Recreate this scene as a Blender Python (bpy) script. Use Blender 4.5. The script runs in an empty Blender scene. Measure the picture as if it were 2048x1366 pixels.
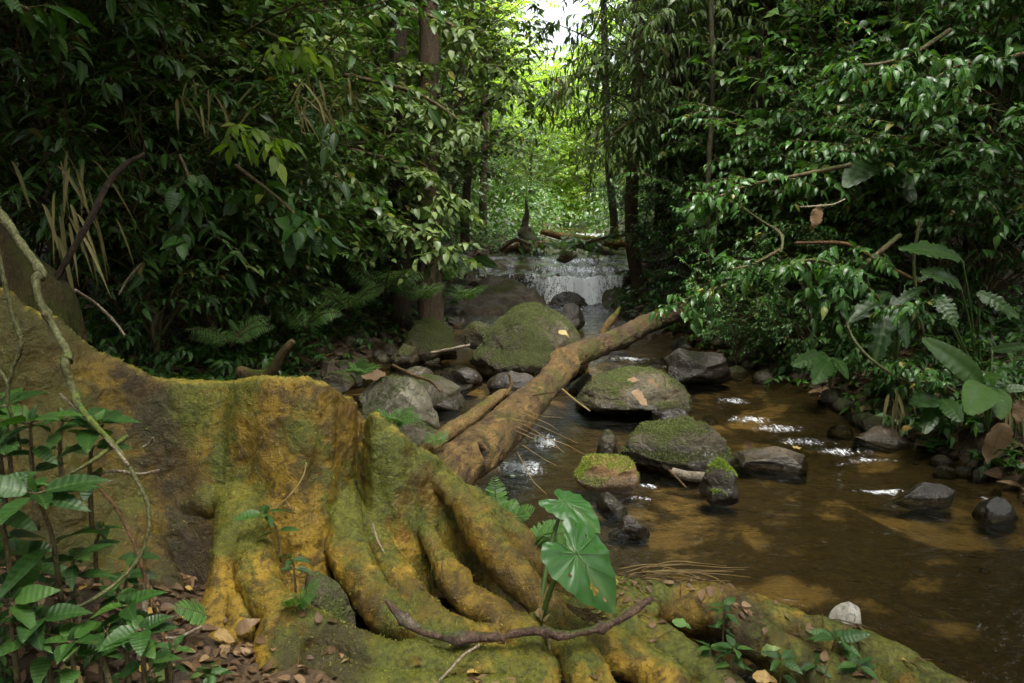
import bpy, math
import numpy as np
from mathutils import Vector

# ------------------------------------------------------------------ camera, sky, sun, exposure
S = bpy.context.scene
C = S.collection
R = math.radians
CAMZ, PITCH, FPX = 1.45, R(9.0), 1600.0          # focal length in photo pixels (2048 wide)
cam_d = bpy.data.cameras.new("camera"); cam = bpy.data.objects.new("camera", cam_d); C.objects.link(cam)
cam.location = (0, 0, CAMZ); cam.rotation_euler = (R(90) - PITCH, 0, 0)
cam_d.sensor_width = 36.0; cam_d.lens = 36.0 * FPX / 2048.0
cam_d.clip_start = 0.05; cam_d.clip_end = 500.0
S.camera = cam
W = bpy.data.worlds.new("World"); S.world = W; W.use_nodes = True
SUN_EL, SUN_AZ = R(74), R(150)                   # soft overcast light, high and slightly behind the camera
nt = W.node_tree; bg = nt.nodes["Background"]
sky = nt.nodes.new("ShaderNodeTexSky"); sky.sky_type = 'NISHITA'; sky.sun_disc = False
sky.sun_elevation = SUN_EL; sky.sun_rotation = SUN_AZ
sky.air_density = 1.0; sky.dust_density = 8.0; sky.ozone_density = 0.3
hsv = nt.nodes.new("ShaderNodeHueSaturation"); hsv.inputs['Saturation'].default_value = .42       # an even white overcast
nt.links.new(sky.outputs[0], hsv.inputs['Color']); nt.links.new(hsv.outputs[0], bg.inputs[0]); bg.inputs[1].default_value = 0.15
sun_d = bpy.data.lights.new("sun", 'SUN'); sun_d.energy = 1.4; sun_d.angle = R(45); sun_d.color = (1.0, 0.97, 0.91)
sun = bpy.data.objects.new("sun", sun_d); C.objects.link(sun)
to_sun = Vector((math.sin(SUN_AZ) * math.cos(SUN_EL), math.cos(SUN_AZ) * math.cos(SUN_EL), math.sin(SUN_EL)))
sun.rotation_euler = to_sun.to_track_quat('Z', 'Y').to_euler()
S.view_settings.view_transform = 'Standard'; S.view_settings.look = 'None'
S.view_settings.gamma = 1.0; S.view_settings.exposure = 2.45
S.render.engine = 'CYCLES'
cy = S.cycles
cy.max_bounces = 6; cy.diffuse_bounces = 3; cy.glossy_bounces = 2; cy.transmission_bounces = 4; cy.transparent_max_bounces = 8
cy.caustics_reflective = False; cy.caustics_refractive = False; cy.sample_clamp_indirect = 6.0
cy.use_denoising = True
try: cy.denoiser = 'OPENIMAGEDENOISE'
except Exception: pass

# ------------------------------------------------------------------ helpers
rng = np.random.default_rng(11)
def A(*v): return np.array(v, float)
def P(px, py, Y=None, z=None):
    """World point seen at photo pixel (px, py) at forward distance Y, or where the sight line meets height z."""
    dx, dy = (px - 1024.0) / FPX, (683.0 - py) / FPX
    d = A(dx, math.cos(PITCH) + dy * math.sin(PITCH), -math.sin(PITCH) + dy * math.cos(PITCH))
    s = (z - CAMZ) / d[2] if z is not None else Y / d[1]
    return A(0, 0, CAMZ) + d * s

def _h(i, j, k, s):
    n = (i * 374761393 + j * 668265263 + k * 2147483647 + s * 974711) & 0xffffffff
    n = ((n ^ (n >> 13)) * 1274126177) & 0xffffffff
    return ((n ^ (n >> 16)) & 0xffff) / 32767.5 - 1.0
def vn(p, s=0):
    p = np.asarray(p, float); f = np.floor(p); t = p - f; t = t * t * (3 - 2 * t)
    i, j, k = f[..., 0].astype(np.int64), f[..., 1].astype(np.int64), f[..., 2].astype(np.int64)
    x, y, z = t[..., 0], t[..., 1], t[..., 2]
    L = lambda a, b, w: a + (b - a) * w
    return L(L(L(_h(i, j, k, s), _h(i+1, j, k, s), x), L(_h(i, j+1, k, s), _h(i+1, j+1, k, s), x), y),
             L(L(_h(i, j, k+1, s), _h(i+1, j, k+1, s), x), L(_h(i, j+1, k+1, s), _h(i+1, j+1, k+1, s), x), y), z)
def fbm(p, o=4, s=0):
    p = np.asarray(p, float); r = 0; a = 0.5
    for q in range(o): r = r + a * vn(p, s + q); p = p * 2.03 + 7.3; a *= 0.5
    return r
def nrm(v): return v / np.maximum(np.linalg.norm(v, axis=-1, keepdims=True), 1e-9)

class Geo:
    """Collects vertices and faces (numpy) for ONE mesh, with a random value and a leaf uv per vertex."""
    def __init__(s): s.V, s.F, s.r, s.u, s.n = [], [], [], [], 0
    def add(s, V, F, rnd=0.5, uv=None):
        V = np.asarray(V, float).reshape(-1, 3); m = len(V)
        s.V.append(V); s.r.append(np.broadcast_to(np.asarray(rnd, float), (m,)))
        s.u.append(np.zeros((m, 2)) if uv is None else np.asarray(uv, float).reshape(-1, 2))
        for f in (F if isinstance(F, (list, tuple)) else [F]):
            f = np.asarray(f, np.int64)
            if f.size: s.F.append(f + s.n)
        s.n += m; return s
    def inst(s, tpl, M, t, rnd):
        """M (n,3,3) columns = axes times scale, t (n,3)."""
        V, F, uv = tpl; n, m = len(M), len(V)
        VV = np.einsum('nij,vj->nvi', M, V) + t[:, None, :]
        FF = [(f[None] + (np.arange(n) * m)[:, None, None]).reshape(-1, f.shape[1]) for f in F if f.size]
        return s.add(VV, FF, np.repeat(rnd, m), np.tile(uv, (n, 1)))
    def mesh(s, name, mat=None, smooth=True):
        me = bpy.data.meshes.new(name)
        V = np.concatenate(s.V) if s.V else np.zeros((0, 3))
        me.vertices.add(len(V)); me.vertices.foreach_set('co', V.astype(np.float32).ravel())
        L = np.concatenate([f.ravel() for f in s.F]); k = np.concatenate([np.full(len(f), f.shape[1]) for f in s.F])
        me.loops.add(len(L)); me.loops.foreach_set('vertex_index', L.astype(np.int32))
        me.polygons.add(len(k)); me.polygons.foreach_set('loop_start', (np.cumsum(k) - k).astype(np.int32))
        me.polygons.foreach_set('use_smooth', np.full(len(k), smooth))
        a = me.attributes.new('rnd', 'FLOAT', 'POINT'); a.data.foreach_set('value', np.concatenate(s.r).astype(np.float32))
        b = me.attributes.new('luv', 'FLOAT2', 'POINT'); b.data.foreach_set('vector', np.concatenate(s.u).astype(np.float32).ravel())
        if mat: me.materials.append(mat)
        me.update(calc_edges=True); me.validate()
        return me

def link(name, me, parent=None, loc=None, rz=0, sc=1):
    o = bpy.data.objects.new(name, me); C.objects.link(o)
    if parent: o.parent = parent
    if loc is not None: o.location = loc
    o.rotation_euler = (0, 0, rz)
    o.scale = (sc, sc, sc) if np.isscalar(sc) else sc
    return o
def tag(o, label, cat=None, group=None, kind=None):
    if label: o['label'] = label
    if cat: o['category'] = cat
    if group: o['group'] = group
    if kind: o['kind'] = kind
    return o
def thing(name, label, cat, loc=(0, 0, 0), rz=0, group=None, sc=1):
    return tag(link(name, None, None, loc, rz, sc), label, cat, group)

def frames(pts):
    T = nrm(np.gradient(pts, axis=0)); N = np.zeros_like(T)
    ref = A(0, 0, 1) if abs(T[0][2]) < .9 else A(1, 0, 0)
    n = nrm(np.cross(T[0], ref))
    for i in range(len(T)):
        n = nrm(n - T[i] * np.dot(n, T[i])); N[i] = n
    return T, N, np.cross(T, N)
def smooth_path(pts, n):
    """Catmull-Rom through the rows of pts (any number of columns)."""
    p = np.asarray(pts, float); p = np.vstack([2 * p[0] - p[1], p, 2 * p[-1] - p[-2]])
    t = np.linspace(0, len(p) - 3 - 1e-6, n); i = t.astype(int); u = (t - i)[:, None]
    a, b, c, d = p[i], p[i+1], p[i+2], p[i+3]
    return .5 * (2*b + (c-a)*u + (2*a-5*b+4*c-d)*u*u + (3*b-a-3*c+d)*u**3)
def tube(pts, rad, ns=8, g=None, rnd=.5, wob=0, seed=0, cap=True):
    pts = np.asarray(pts, float); n = len(pts); rad = np.broadcast_to(np.asarray(rad, float), (n,))
    T, N, B = frames(pts); a = np.linspace(0, 2*np.pi, ns, endpoint=False)
    rr = rad[:, None] * np.ones((1, ns))
    dirs = N[:, None]*np.cos(a)[None, :, None] + B[:, None]*np.sin(a)[None, :, None]
    if wob: rr = rr * (1 + wob * fbm((pts[:, None] + dirs*rad[:, None, None]) * (0.35/ max(rad.mean(), 1e-4)), 3, seed))
    V = pts[:, None] + dirs*rr[..., None]
    i = np.arange(n-1)[:, None]*ns; j = np.arange(ns)[None]; j2 = (j+1) % ns
    Q = np.stack([i+j, i+j2, i+ns+j2, i+ns+j], -1).reshape(-1, 4)
    V = V.reshape(-1, 3); uv = np.stack([np.tile(a/(2*np.pi), n), np.repeat(np.linspace(0, 1, n), ns)], -1); F = [Q]
    if cap:
        V = np.vstack([V, pts[0], pts[-1]]); uv = np.vstack([uv, [0, 0], [0, 1]]); k = n*ns; jj = np.arange(ns)
        F.append(np.vstack([np.stack([np.full(ns, k), (jj+1) % ns, jj], -1), np.stack([np.full(ns, k+1), (n-1)*ns+jj, (n-1)*ns+(jj+1) % ns], -1)]))
    g = g or Geo(); g.add(V, F, rnd, uv); return g
def tubes_many(P0, rad0, rad1, ns=3, g=None, rnd=.3):
    """N curves of K points (N,K,3) as thin tubes at once."""
    N_, K, _ = P0.shape
    if N_ == 0: return g
    T = nrm(np.gradient(P0, axis=1)); ref = np.where(np.abs(T[..., 2:3]) < .92, A(0, 0, 1), A(1, 0, 0))
    X = nrm(np.cross(T, ref)); Y = np.cross(T, X); a = np.linspace(0, 2*np.pi, ns, endpoint=False)
    w = np.linspace(0, 1, K)[None, :]
    r = np.broadcast_to(np.asarray(rad0), (N_,))[:, None]*(1-w) + np.broadcast_to(np.asarray(rad1), (N_,))[:, None]*w
    V = P0[:, :, None] + (X[:, :, None]*np.cos(a)[None, None, :, None] + Y[:, :, None]*np.sin(a)[None, None, :, None])*r[:, :, None, None]
    b = (np.arange(N_)*K*ns)[:, None, None]; i = (np.arange(K-1)*ns)[None, :, None]; j = np.arange(ns)[None, None]; j2 = (j+1) % ns
    Q = np.stack([b+i+j, b+i+j2, b+i+ns+j2, b+i+ns+j], -1).reshape(-1, 4)
    g = g or Geo(); g.add(V, [Q], rnd); return g

# ------------------------------------------------------------------ materials
class Mat:
    def __init__(s, name):
        s.m = bpy.data.materials.new(name); s.m.use_nodes = True; s.t = s.m.node_tree; s.t.nodes.clear()
        s.out = s.n('OutputMaterial')
    def n(s, k, **kw):
        x = s.t.nodes.new('ShaderNode' + k)
        for a, b in kw.items(): setattr(x, a, b)
        return x
    def l(s, a, b): s.t.links.new(a, b)
    def put(s, sock, v):
        if isinstance(v, bpy.types.NodeSocket): s.l(v, sock)
        elif isinstance(v, (tuple, list)) and sock.type == 'RGBA' and len(v) == 3: sock.default_value = (*v, 1)
        else: sock.default_value = v
    def noise(s, scale, detail=4, rough=.55, vec=None, dist=0):
        x = s.n('TexNoise'); x.inputs['Scale'].default_value = scale; x.inputs['Detail'].default_value = detail
        x.inputs['Roughness'].default_value = rough; x.inputs['Distortion'].default_value = dist
        s.l(vec if vec is not None else s.pos(), x.inputs['Vector']); return x.outputs[0]
    def pos(s):
        if not hasattr(s, '_p'): s._p = s.n('NewGeometry')
        return s._p.outputs['Position']
    def geo(s, k): s.pos(); return s._p.outputs[k]
    def obj(s):
        if not hasattr(s, '_o'): s._o = s.n('TexCoord')
        return s._o.outputs['Object']
    def attr(s, name, out='Fac'): return s.n('Attribute', attribute_name=name).outputs[out]
    def math(s, op, a, b=0.0, clamp=False):
        x = s.n('Math', operation=op, use_clamp=clamp); s.put(x.inputs[0], a); s.put(x.inputs[1], b); return x.outputs[0]
    def rng(s, v, a, b, c=0.0, d=1.0):
        x = s.n('MapRange'); x.interpolation_type = 'SMOOTHSTEP'
        for k, q in zip((0, 1, 2, 3, 4), (v, a, b, c, d)): s.put(x.inputs[k], q)
        return x.outputs[0]
    def mix(s, f, a, b, mode='MIX'):
        x = s.n('Mix', data_type='RGBA', blend_type=mode); s.put(x.inputs[0], f); s.put(x.inputs[6], a); s.put(x.inputs[7], b); return x.outputs[2]
    def mixf(s, f, a, b):
        x = s.n('Mix', data_type='FLOAT'); s.put(x.inputs[0], f); s.put(x.inputs[2], a); s.put(x.inputs[3], b); return x.outputs[0]
    def ramp(s, v, stops):
        x = s.n('ValToRGB'); e = x.color_ramp.elements
        while len(e) < len(stops): e.new(.5)
        for q, (p, c) in zip(e, stops): q.position = p; q.color = (*c, 1)
        s.l(v, x.inputs[0]); return x.outputs[0]
    def sep(s, v): x = s.n('SeparateXYZ'); s.l(v, x.inputs[0]); return x.outputs
    def scale_vec(s, v, sc):
        x = s.n('VectorMath', operation='MULTIPLY'); s.l(v, x.inputs[0]); x.inputs[1].default_value = sc; return x.outputs[0]
    def bump(s, h, strength=.5, dist=.01, nrm=None):
        x = s.n('Bump'); x.inputs['Strength'].default_value = strength; x.inputs['Distance'].default_value = dist
        s.l(h, x.inputs['Height'])
        if nrm is not None: s.l(nrm, x.inputs['Normal'])
        return x.outputs[0]
    def bsdf(s, col, rough=.6, spec=.4, normal=None, **kw):
        x = s.n('BsdfPrincipled'); s.put(x.inputs['Base Color'], col); s.put(x.inputs['Roughness'], rough); s.put(x.inputs['Specular IOR Level'], spec)
        if normal is not None: s.l(normal, x.inputs['Normal'])
        for k, v in kw.items(): s.put(x.inputs[k], v)
        return x.outputs[0]
    def done(s, sh): s.l(sh, s.out.inputs[0]); return s.m

def leaf_mat(name, dark, mid, light, rough=.42, spec=.5, trans=.3, odd=(.22, .17, .03), odd_at=.985, vein=0.0, rib=(.2, .26, .1)):
    m = Mat(name); r = m.attr('rnd')
    c = m.ramp(r, [(0, dark), (.55, mid), (odd_at - .02, light), (odd_at, odd)])
    big = m.noise(1.3, 2)
    c = m.mix(m.rng(big, .3, .7, 0, .35), c, mid)
    uv = m.sep(m.attr('luv', 'Vector')); nrmv = None
    if vein > 0:
        ax = m.math('ABSOLUTE', uv[0])
        wave = m.math('SINE', m.math('MULTIPLY', m.math('SUBTRACT', uv[1], m.math('MULTIPLY', ax, .5)), 52.0))
        nrmv = m.bump(m.math('ADD', wave, m.math('MULTIPLY', m.noise(60, 2), 1.6)), vein*.5, .003)
        side = m.rng(wave, .8, 1.0, 0, .10)
        c = m.mix(side, c, rib)
        c = m.mix(m.rng(ax, .008, .03, .55, 0), c, rib)
        blot = m.rng(m.noise(38, 3), .62, .72, 0, .5); c = m.mix(blot, c, dark)
    else:
        c = m.mix(m.rng(m.math('ABSOLUTE', uv[0]), .0, .06, .35, 0), c, rib)
    c = m.mix(m.rng(m.noise(55, 3, .7), .66, .72, 0, .55), c, (.10, .075, .02))       # blemishes
    p = m.bsdf(c, m.rng(m.noise(9, 2), .3, .7, rough-.08, rough+.1), spec, nrmv)
    tr = m.n('BsdfTranslucent'); m.l(m.mix(1.0, c, (1.5, 1.7, .6), 'MULTIPLY'), tr.inputs[0])
    mx = m.n('MixShader'); mx.inputs[0].default_value = trans; m.l(p, mx.inputs[1]); m.l(tr.outputs[0], mx.inputs[2])
    return m.done(mx.outputs[0])

def bark_mat(name, a, b, moss=(.05, .075, .012), moss_amt=.5, scale=(9, 9, 2.2), bump=.7, rough=.8, fine=60):
    m = Mat(name); o = m.pos(); sv = m.scale_vec(o, scale)
    n1 = m.noise(3, 6, .65, sv, .4); n2 = m.noise(fine, 4, .6)
    n3 = m.noise(2.3, 4, .6)
    c = m.mix(m.rng(n1, .3, .7), a, b)
    c = m.mix(m.rng(n2, .35, .75, 0, .5), c, tuple(x*.35 for x in a))
    nz = m.sep(m.geo('Normal'))[2]
    k = m.math('ADD', m.math('MULTIPLY', nz, .16), n3)
    c = m.mix(m.rng(k, .74 - .3*moss_amt, .86 - .3*moss_amt), c, m.mix(m.noise(90, 3), tuple(x*.4 for x in moss), tuple(x*1.6 for x in moss)))
    n5 = m.noise(7, 5, .6, m.scale_vec(o, tuple(q*.9 for q in scale)), 1.5); c = m.mix(m.rng(m.math('ABSOLUTE', m.math('SUBTRACT', n5, .5)), .0, .05, .7, 0), c, tuple(x*.3 for x in a))
    lich = m.rng(m.noise(6, 4, .7), .60, .68, 0, .35); c = m.mix(lich, c, (.16, .17, .12))
    nb = m.bump(m.math('ADD', m.math('ADD', n1, m.math('MULTIPLY', n5, .8)), m.math('MULTIPLY', n2, .5)), bump, .025)
    return m.done(m.bsdf(c, rough, .3, nb))

def rock_mat(name, a, b, moss_amt=.5, moss=(.045, .065, .010), wl=None, rough=.7, vein=.3):
    """Stone with moss patches on upward faces; below the splash line wl (world z) it is wet: darker, glossy."""
    m = Mat(name); o = m.pos()
    n1 = m.noise(5, 6, .6, o, .3); n2 = m.noise(38, 5, .65); n3 = m.noise(3.1, 5, .62)
    c = m.mix(m.rng(n1, .3, .7), a, b); c = m.mix(m.rng(n2, .4, .75, 0, .55), c, tuple(x*.4 for x in a))
    vc = m.n('TexVoronoi', feature='DISTANCE_TO_EDGE'); vc.inputs['Scale'].default_value = 4.2; m.l(m.mix(.12, o, m.n('TexNoise').outputs[1]), vc.inputs['Vector'])
    c = m.mix(m.rng(vc.outputs[0], .0, .035, .6, 0), c, tuple(x*.22 for x in a))
    lich = m.rng(m.noise(16, 4, .7), .62, .7, 0, vein); c = m.mix(lich, c, tuple(min(1, x*1.9) for x in b))
    nz = m.sep(m.geo('Normal'))[2]
    k = m.math('ADD', m.math('ADD', m.math('MULTIPLY', nz, .22), n3), m.math('MULTIPLY', n2, .25))
    mf = m.rng(k, 1.02 - .42*moss_amt, 1.16 - .42*moss_amt)
    mc = m.mix(m.rng(m.noise(130, 3), .3, .7), tuple(x*.45 for x in moss), tuple(x*1.7 for x in moss))
    c = m.mix(mf, c, mc); rg = m.math('ADD', m.math('MULTIPLY', mf, .25), rough - .1)
    if wl is not None:
        z = m.sep(o)[2]; w = m.rng(m.math('ADD', z, m.math('MULTIPLY', n1, -.08)), wl - .03, wl + .05, 1, 0)
        c = m.mix(m.math('MULTIPLY', w, .72), c, (.012, .010, .006)); rg = m.mixf(w, rg, .18)
    nb = m.bump(m.math('ADD', m.math('MULTIPLY', n1, .8), m.math('ADD', m.math('MULTIPLY', n2, .35), m.math('MULTIPLY', m.math('MULTIPLY', mf, m.noise(160, 2)), .5))), 1.0, .035)
    return m.done(m.bsdf(c, rg, .45, nb))

# ------------------------------------------------------------------ stream bed, banks, water
SY = [-6, 0, 1.5, 2.4, 3.2, 4, 5, 6.2, 7.2, 8.2, 9.2, 10.3, 12.4, 14, 16, 19, 22, 30, 60]
SL = [2.6, 1.6, 1.0, .55, -.25, -.75, -1.25, -1.75, -1.6, -1.1, -.85, -.75, -.75, -.2, .35, .9, 1.2, 1.5, 2]
SR = [4.5, 3.8, 3.3, 3.0, 2.85, 2.72, 2.55, 2.4, 2.2, 1.9, 1.5, 1.35, 2.0, 2.1, 2.0, 2.1, 2.5, 3, 3.4]
WY = [-6, 4.4, 5.2, 6.4, 8.4, 10.2, 10.72, 10.95, 11.35, 11.5, 12.0, 12.2, 12.6, 16, 19.5, 20.2, 24, 30, 60]
WZ = [0, 0, .03, .08, .13, .22, .26, .60, .64, .70, .73, .79, .81, .82, .82, 1.0, 1.05, 1.2, 1.4]
def shore(y): return np.interp(y, SY, SL), np.interp(y, SY, SR)
def water_z(y): return np.interp(y, WY, WZ)
def falls_z(x, y): return water_z(y - .62*np.clip((.45-x)/.4, 0, 1)*np.clip((y-9.9)/.5, 0, 1)*np.clip((13.4-y)/.8, 0, 1) + (.30*vn(np.stack([x*1.7, 0*x, 0*x], -1), 33) + .10*vn(np.stack([x*6, y*2, 0*x], -1), 34))*np.clip((y-9.9)/.5, 0, 1)*np.clip((13-y)/.5, 0, 1))
def ground_z(x, y):
    x, y = np.broadcast_arrays(np.asarray(x, float), np.asarray(y, float))
    q = np.stack([x*.9, y*.9, 0*x], -1)
    l, r = shore(y); wob = .22*fbm(q*1.6, 3, 5); l = l + wob; r = r + wob*.8
    w = water_z(y); inside = np.minimum(x - l, r - x)
    depth = np.clip(inside/.45, 0, 1); depth = depth*depth*(3-2*depth)
    bed = w - .012 - .32*np.clip((y-9.8)/.4, 0, 1)*np.clip((13.6-y)/.5, 0, 1) - (.085 + .05*fbm(q*1.5, 3, 8))*depth
    dl, dr = np.maximum(l - x, 0), np.maximum(x - r, 0)
    bankl = .16*(1-np.exp(-dl/.3)) + .10*dl + .020*dl**2
    bankr = .24*(1-np.exp(-dr/.3)) + .17*dr + .012*dr**2
    h = np.where(inside > 0, bed, w - .015 + np.where(dl > 0, np.minimum(bankl, 7), np.minimum(bankr, 7)))
    out = np.clip(np.maximum(dl, dr)/1.0, 0, 1)
    h = h + fbm(q*2.2, 4, 2)*(.03 + .09*out) + fbm(q*9, 3, 3)*.018
    return h
def axis(a, b, fine, lo, hi, grow=1.16):
    m = list(np.arange(a, b, fine)); s = fine
    while m[-1] < hi: s *= grow; m.append(m[-1] + s)
    s = fine
    while m[0] > lo: s *= grow; m.insert(0, m[0] - s)
    return np.array(m)
def grid(X, Y, Z):
    ny, nx = X.shape; V = np.stack([X, Y, Z], -1).reshape(-1, 3)
    i = (np.arange(ny-1)*nx)[:, None]; j = np.arange(nx-1)[None]
    return V, np.stack([i+j, i+j+1, i+nx+j+1, i+nx+j], -1).reshape(-1, 4)
gx, gy = axis(-3.5, 4.2, .045, -90, 90), axis(.8, 13.5, .045, -60, 150)
X, Y = np.meshgrid(gx, gy); V, Q = grid(X, Y, ground_z(X, Y))

m = Mat('forest_floor_and_bed'); o = m.pos(); xyz = m.sep(o)
n1 = m.noise(3.2, 6, .62, o, .5); n2 = m.noise(26, 5, .65); n3 = m.noise(1.7, 5, .6, o, .8)
soil = m.mix(m.rng(n1, .35, .7), (.018, .012, .007), (.06, .038, .018)); soil = m.mix(m.rng(n2, .45, .7), soil, (.09, .06, .03))
sand = m.mix(m.rng(n2, .3, .7), (.17, .128, .062), (.25, .192, .098))
silt = m.mix(m.rng(n2, .3, .7), (.026, .021, .011), (.065, .049, .024))
vor = m.n('TexVoronoi'); vor.inputs['Scale'].default_value = 3.3; m.l(m.scale_vec(o, (1, .8, 1)), vor.inputs['Vector'])
bed = m.mix(m.rng(m.math('ADD', n3, m.math('ADD', m.math('MULTIPLY', vor.outputs['Distance'], .22), m.math('MULTIPLY', m.noise(9, 5, .7, o, .6), .24))), .58, .71), sand, silt)
k = m.attr('rnd')                               # 1 = stream bed, 0 = bank
c = m.mix(k, soil, bed)
nb = m.bump(m.math('ADD', n1, m.math('MULTIPLY', n2, .6)), .7, .04)
gm = m.done(m.bsdf(c, m.rng(n2, .3, .7, .6, .95), .3, nb))
l_, r_ = shore(V[:, 1]); ins = np.clip(np.minimum(V[:, 0]-l_, r_-V[:, 0])/.35 + .3, 0, 1)*np.clip((10.6-V[:, 1])/.5, 0, 1)
tag(link('ground', Geo().add(V, Q, ins).mesh('ground', gm)), None, kind='structure')

# water: a thin clear sheet, amber where deep, with small waves; white where it breaks or where sparkle is painted in
FOAM_GLINTS = []                                       # riffles, and sky sparkle on ripples painted white                                       # (x, y, radius x, radius y, amount)
for px, py, z, rx, ry, am in [(1470, 800, .07, .22, .16, .72), (1500, 838, .05, .25, .15, .74), (1560, 858, .03, .3, .16, .70), (1610, 885, .02, .3, .14, .73), (1680, 905, .01, .3, .12, .70), (1740, 925, 0, .25, .1, .68),
      (1760, 985, 0, .20, .055, .9), (1850, 992, 0, .2, .04, .6), (1985, 998, 0, .1, .05, .8), (1440, 812, .07, .12, .1, .55), (1040, 930, .02, .24, .2, .82), (1090, 880, .03, .12, .24, .85),
      (1300, 975, 0, .10, .08, .75), (1225, 965, 0, .16, .06, .55), (1280, 1000, 0, .1, .06, .7), (950, 780, .05, .12, .14, .7), (1270, 720, .1, .4, .14, .75), (1340, 735, .09, .3, .12, .6), (1020, 985, .01, .15, .06, .55),
      (1110, 1005, .0, .2, .05, .45), (1560, 965, 0, .10, .04, .55), (1690, 930, 0, .15, .06, .45)]:
    p = P(px, py, z=z); FOAM_GLINTS.append((p[0], p[1], rx, ry, am))
wy = np.concatenate([np.arange(-1, 9.8, .03), np.arange(9.8, 13.2, .02), np.arange(13.2, 45, .12)])
u = np.linspace(0, 1, 150); Lx, Rx = shore(wy); Lx, Rx = Lx - .5, Rx + .45
X = Lx[:, None] + (Rx-Lx)[:, None]*u[None]; Y = wy[:, None] + 0*X
q = np.stack([X, Y, 0*X], -1)
rough = np.interp(Y, [3, 5, 7, 9, 14], [.35, .7, .9, .8, .6])
Z = falls_z(X, Y) + .012*rough*fbm(q*A(7, 11, 1), 3, 41)
foam_glint = 0*X
for fx, fy, rx, ry, am in FOAM_GLINTS: foam_glint = np.maximum(foam_glint, .8*am*np.exp(-(((X-fx)/rx)**2 + ((Y-fy)/ry)**2)))
Z = Z + .035*foam_glint*(.4 + fbm(q*A(13, 16, 1), 3, 43))
gy_ = np.abs(falls_z(X, Y+.06) - falls_z(X, Y-.06))/.12; casc = np.clip(.42 + gy_*.42, 0, .70)*np.clip((Y-9.95)/.2, 0, 1)*np.clip((12.9-Y)/.4, 0, 1)
casc *= np.clip((X + .3)/.6, .80, 1)*np.clip((2.1-X)/.4, .3, 1)*(.84 + .20*np.exp(-((X-.95)/.35)**2))
Z = Z + np.clip(casc, 0, 1)*(.07*fbm(q*A(9, 5, 1), 3, 44) + .035*fbm(q*A(30, 16, 1), 2, 45))
foam_glint = np.maximum(foam_glint, np.clip(casc, 0, 1))
foam_glint = np.maximum(foam_glint, .55*np.exp(-((Y-20.0)/.5)**2))
V, Q = grid(X, Y, Z)
m = Mat('stream_water'); o = m.pos(); f = m.attr('rnd')
w1 = m.noise(7, 3, .55, m.scale_vec(o, (1, 1.3, 1)), .6); w2 = m.noise(24, 3, .6, m.scale_vec(o, (1, 1.3, 1)), .4)
nb = m.bump(m.math('ADD', m.math('MULTIPLY', w1, .9), m.math('MULTIPLY', w2, .35)), .6, .05)
fr = m.n('Fresnel'); fr.inputs['IOR'].default_value = 1.33; m.l(nb, fr.inputs['Normal'])
tr = m.n('BsdfTransparent'); tr.inputs[0].default_value = (.70, .63, .44, 1)
gl = m.n('BsdfGlossy'); gl.inputs['Roughness'].default_value = .06; m.l(nb, gl.inputs['Normal'])
s1 = m.n('MixShader'); m.l(fr.outputs[0], s1.inputs[0]); m.l(tr.outputs[0], s1.inputs[1]); m.l(gl.outputs[0], s1.inputs[2])
str_ = m.noise(7, 5, .7, m.scale_vec(o, (5.0, 1.2, .9)), .5); fine = m.noise(42, 4, .7, m.scale_vec(o, (1.6, 1, 1)))
fm = m.rng(m.math('ADD', f, m.math('ADD', m.math('MULTIPLY', str_, .75), m.math('MULTIPLY', fine, .75))), 1.20, 1.46)
wh = m.bsdf((.78, .82, .84), .35, .5, m.bump(fine, .6, .02))
s2 = m.n('MixShader'); m.l(fm, s2.inputs[0]); m.l(s1.outputs[0], s2.inputs[1]); m.l(wh, s2.inputs[2])
wm = m.done(s2.outputs[0])
tag(link('stream_water', Geo().add(V, Q, foam_glint.ravel()).mesh('stream_water', wm)), None, kind='structure')

# ------------------------------------------------------------------ rocks
def ico(n):
    import bmesh
    b = bmesh.new(); bmesh.ops.create_icosphere(b, subdivisions=n, radius=1)
    V = np.array([v.co[:] for v in b.verts]); F = np.array([[v.index for v in f.verts] for f in b.faces]); b.free(); return V, F
ICO = {4: ico(4), 5: ico(5), 6: ico(6), 3: ico(3), 2: ico(2)}
def rock_shape(size, seed, planes=11, cut=.56, noise_=.15, n=5, tilt=0, taper=.12):
    V, F = ICO[n]; V = V.copy(); r = np.random.default_rng(seed)
    for k in range(planes):
        d = nrm(r.normal(size=3)); lim = cut + .32*r.random(); e = V@d - lim
        V = V - np.maximum(e, 0)[:, None]*d*.93
    V = V*(1 + noise_*fbm(V*1.4 + seed, 3, seed)[:, None] + noise_*.35*fbm(V*5 + seed, 4, seed+3)[:, None])
    V = V/np.abs(V).max(0)
    V[:, :2] *= (1 + .55*np.clip(-V[:, 2:3], 0, 1) - taper*np.clip(V[:, 2:3] + .3, 0, 2)); V = V/np.abs(V).max(0)
    if tilt:
        c, s = math.cos(tilt), math.sin(tilt); V = V@np.array([[c, 0, s], [0, 1, 0], [-s, 0, c]]).T
    V = V*np.asarray(size)[None]
    return V + nrm(V)*(.020*fbm(V*11, 4, seed+9))[:, None]*min(1, max(size)*2), F
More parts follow.
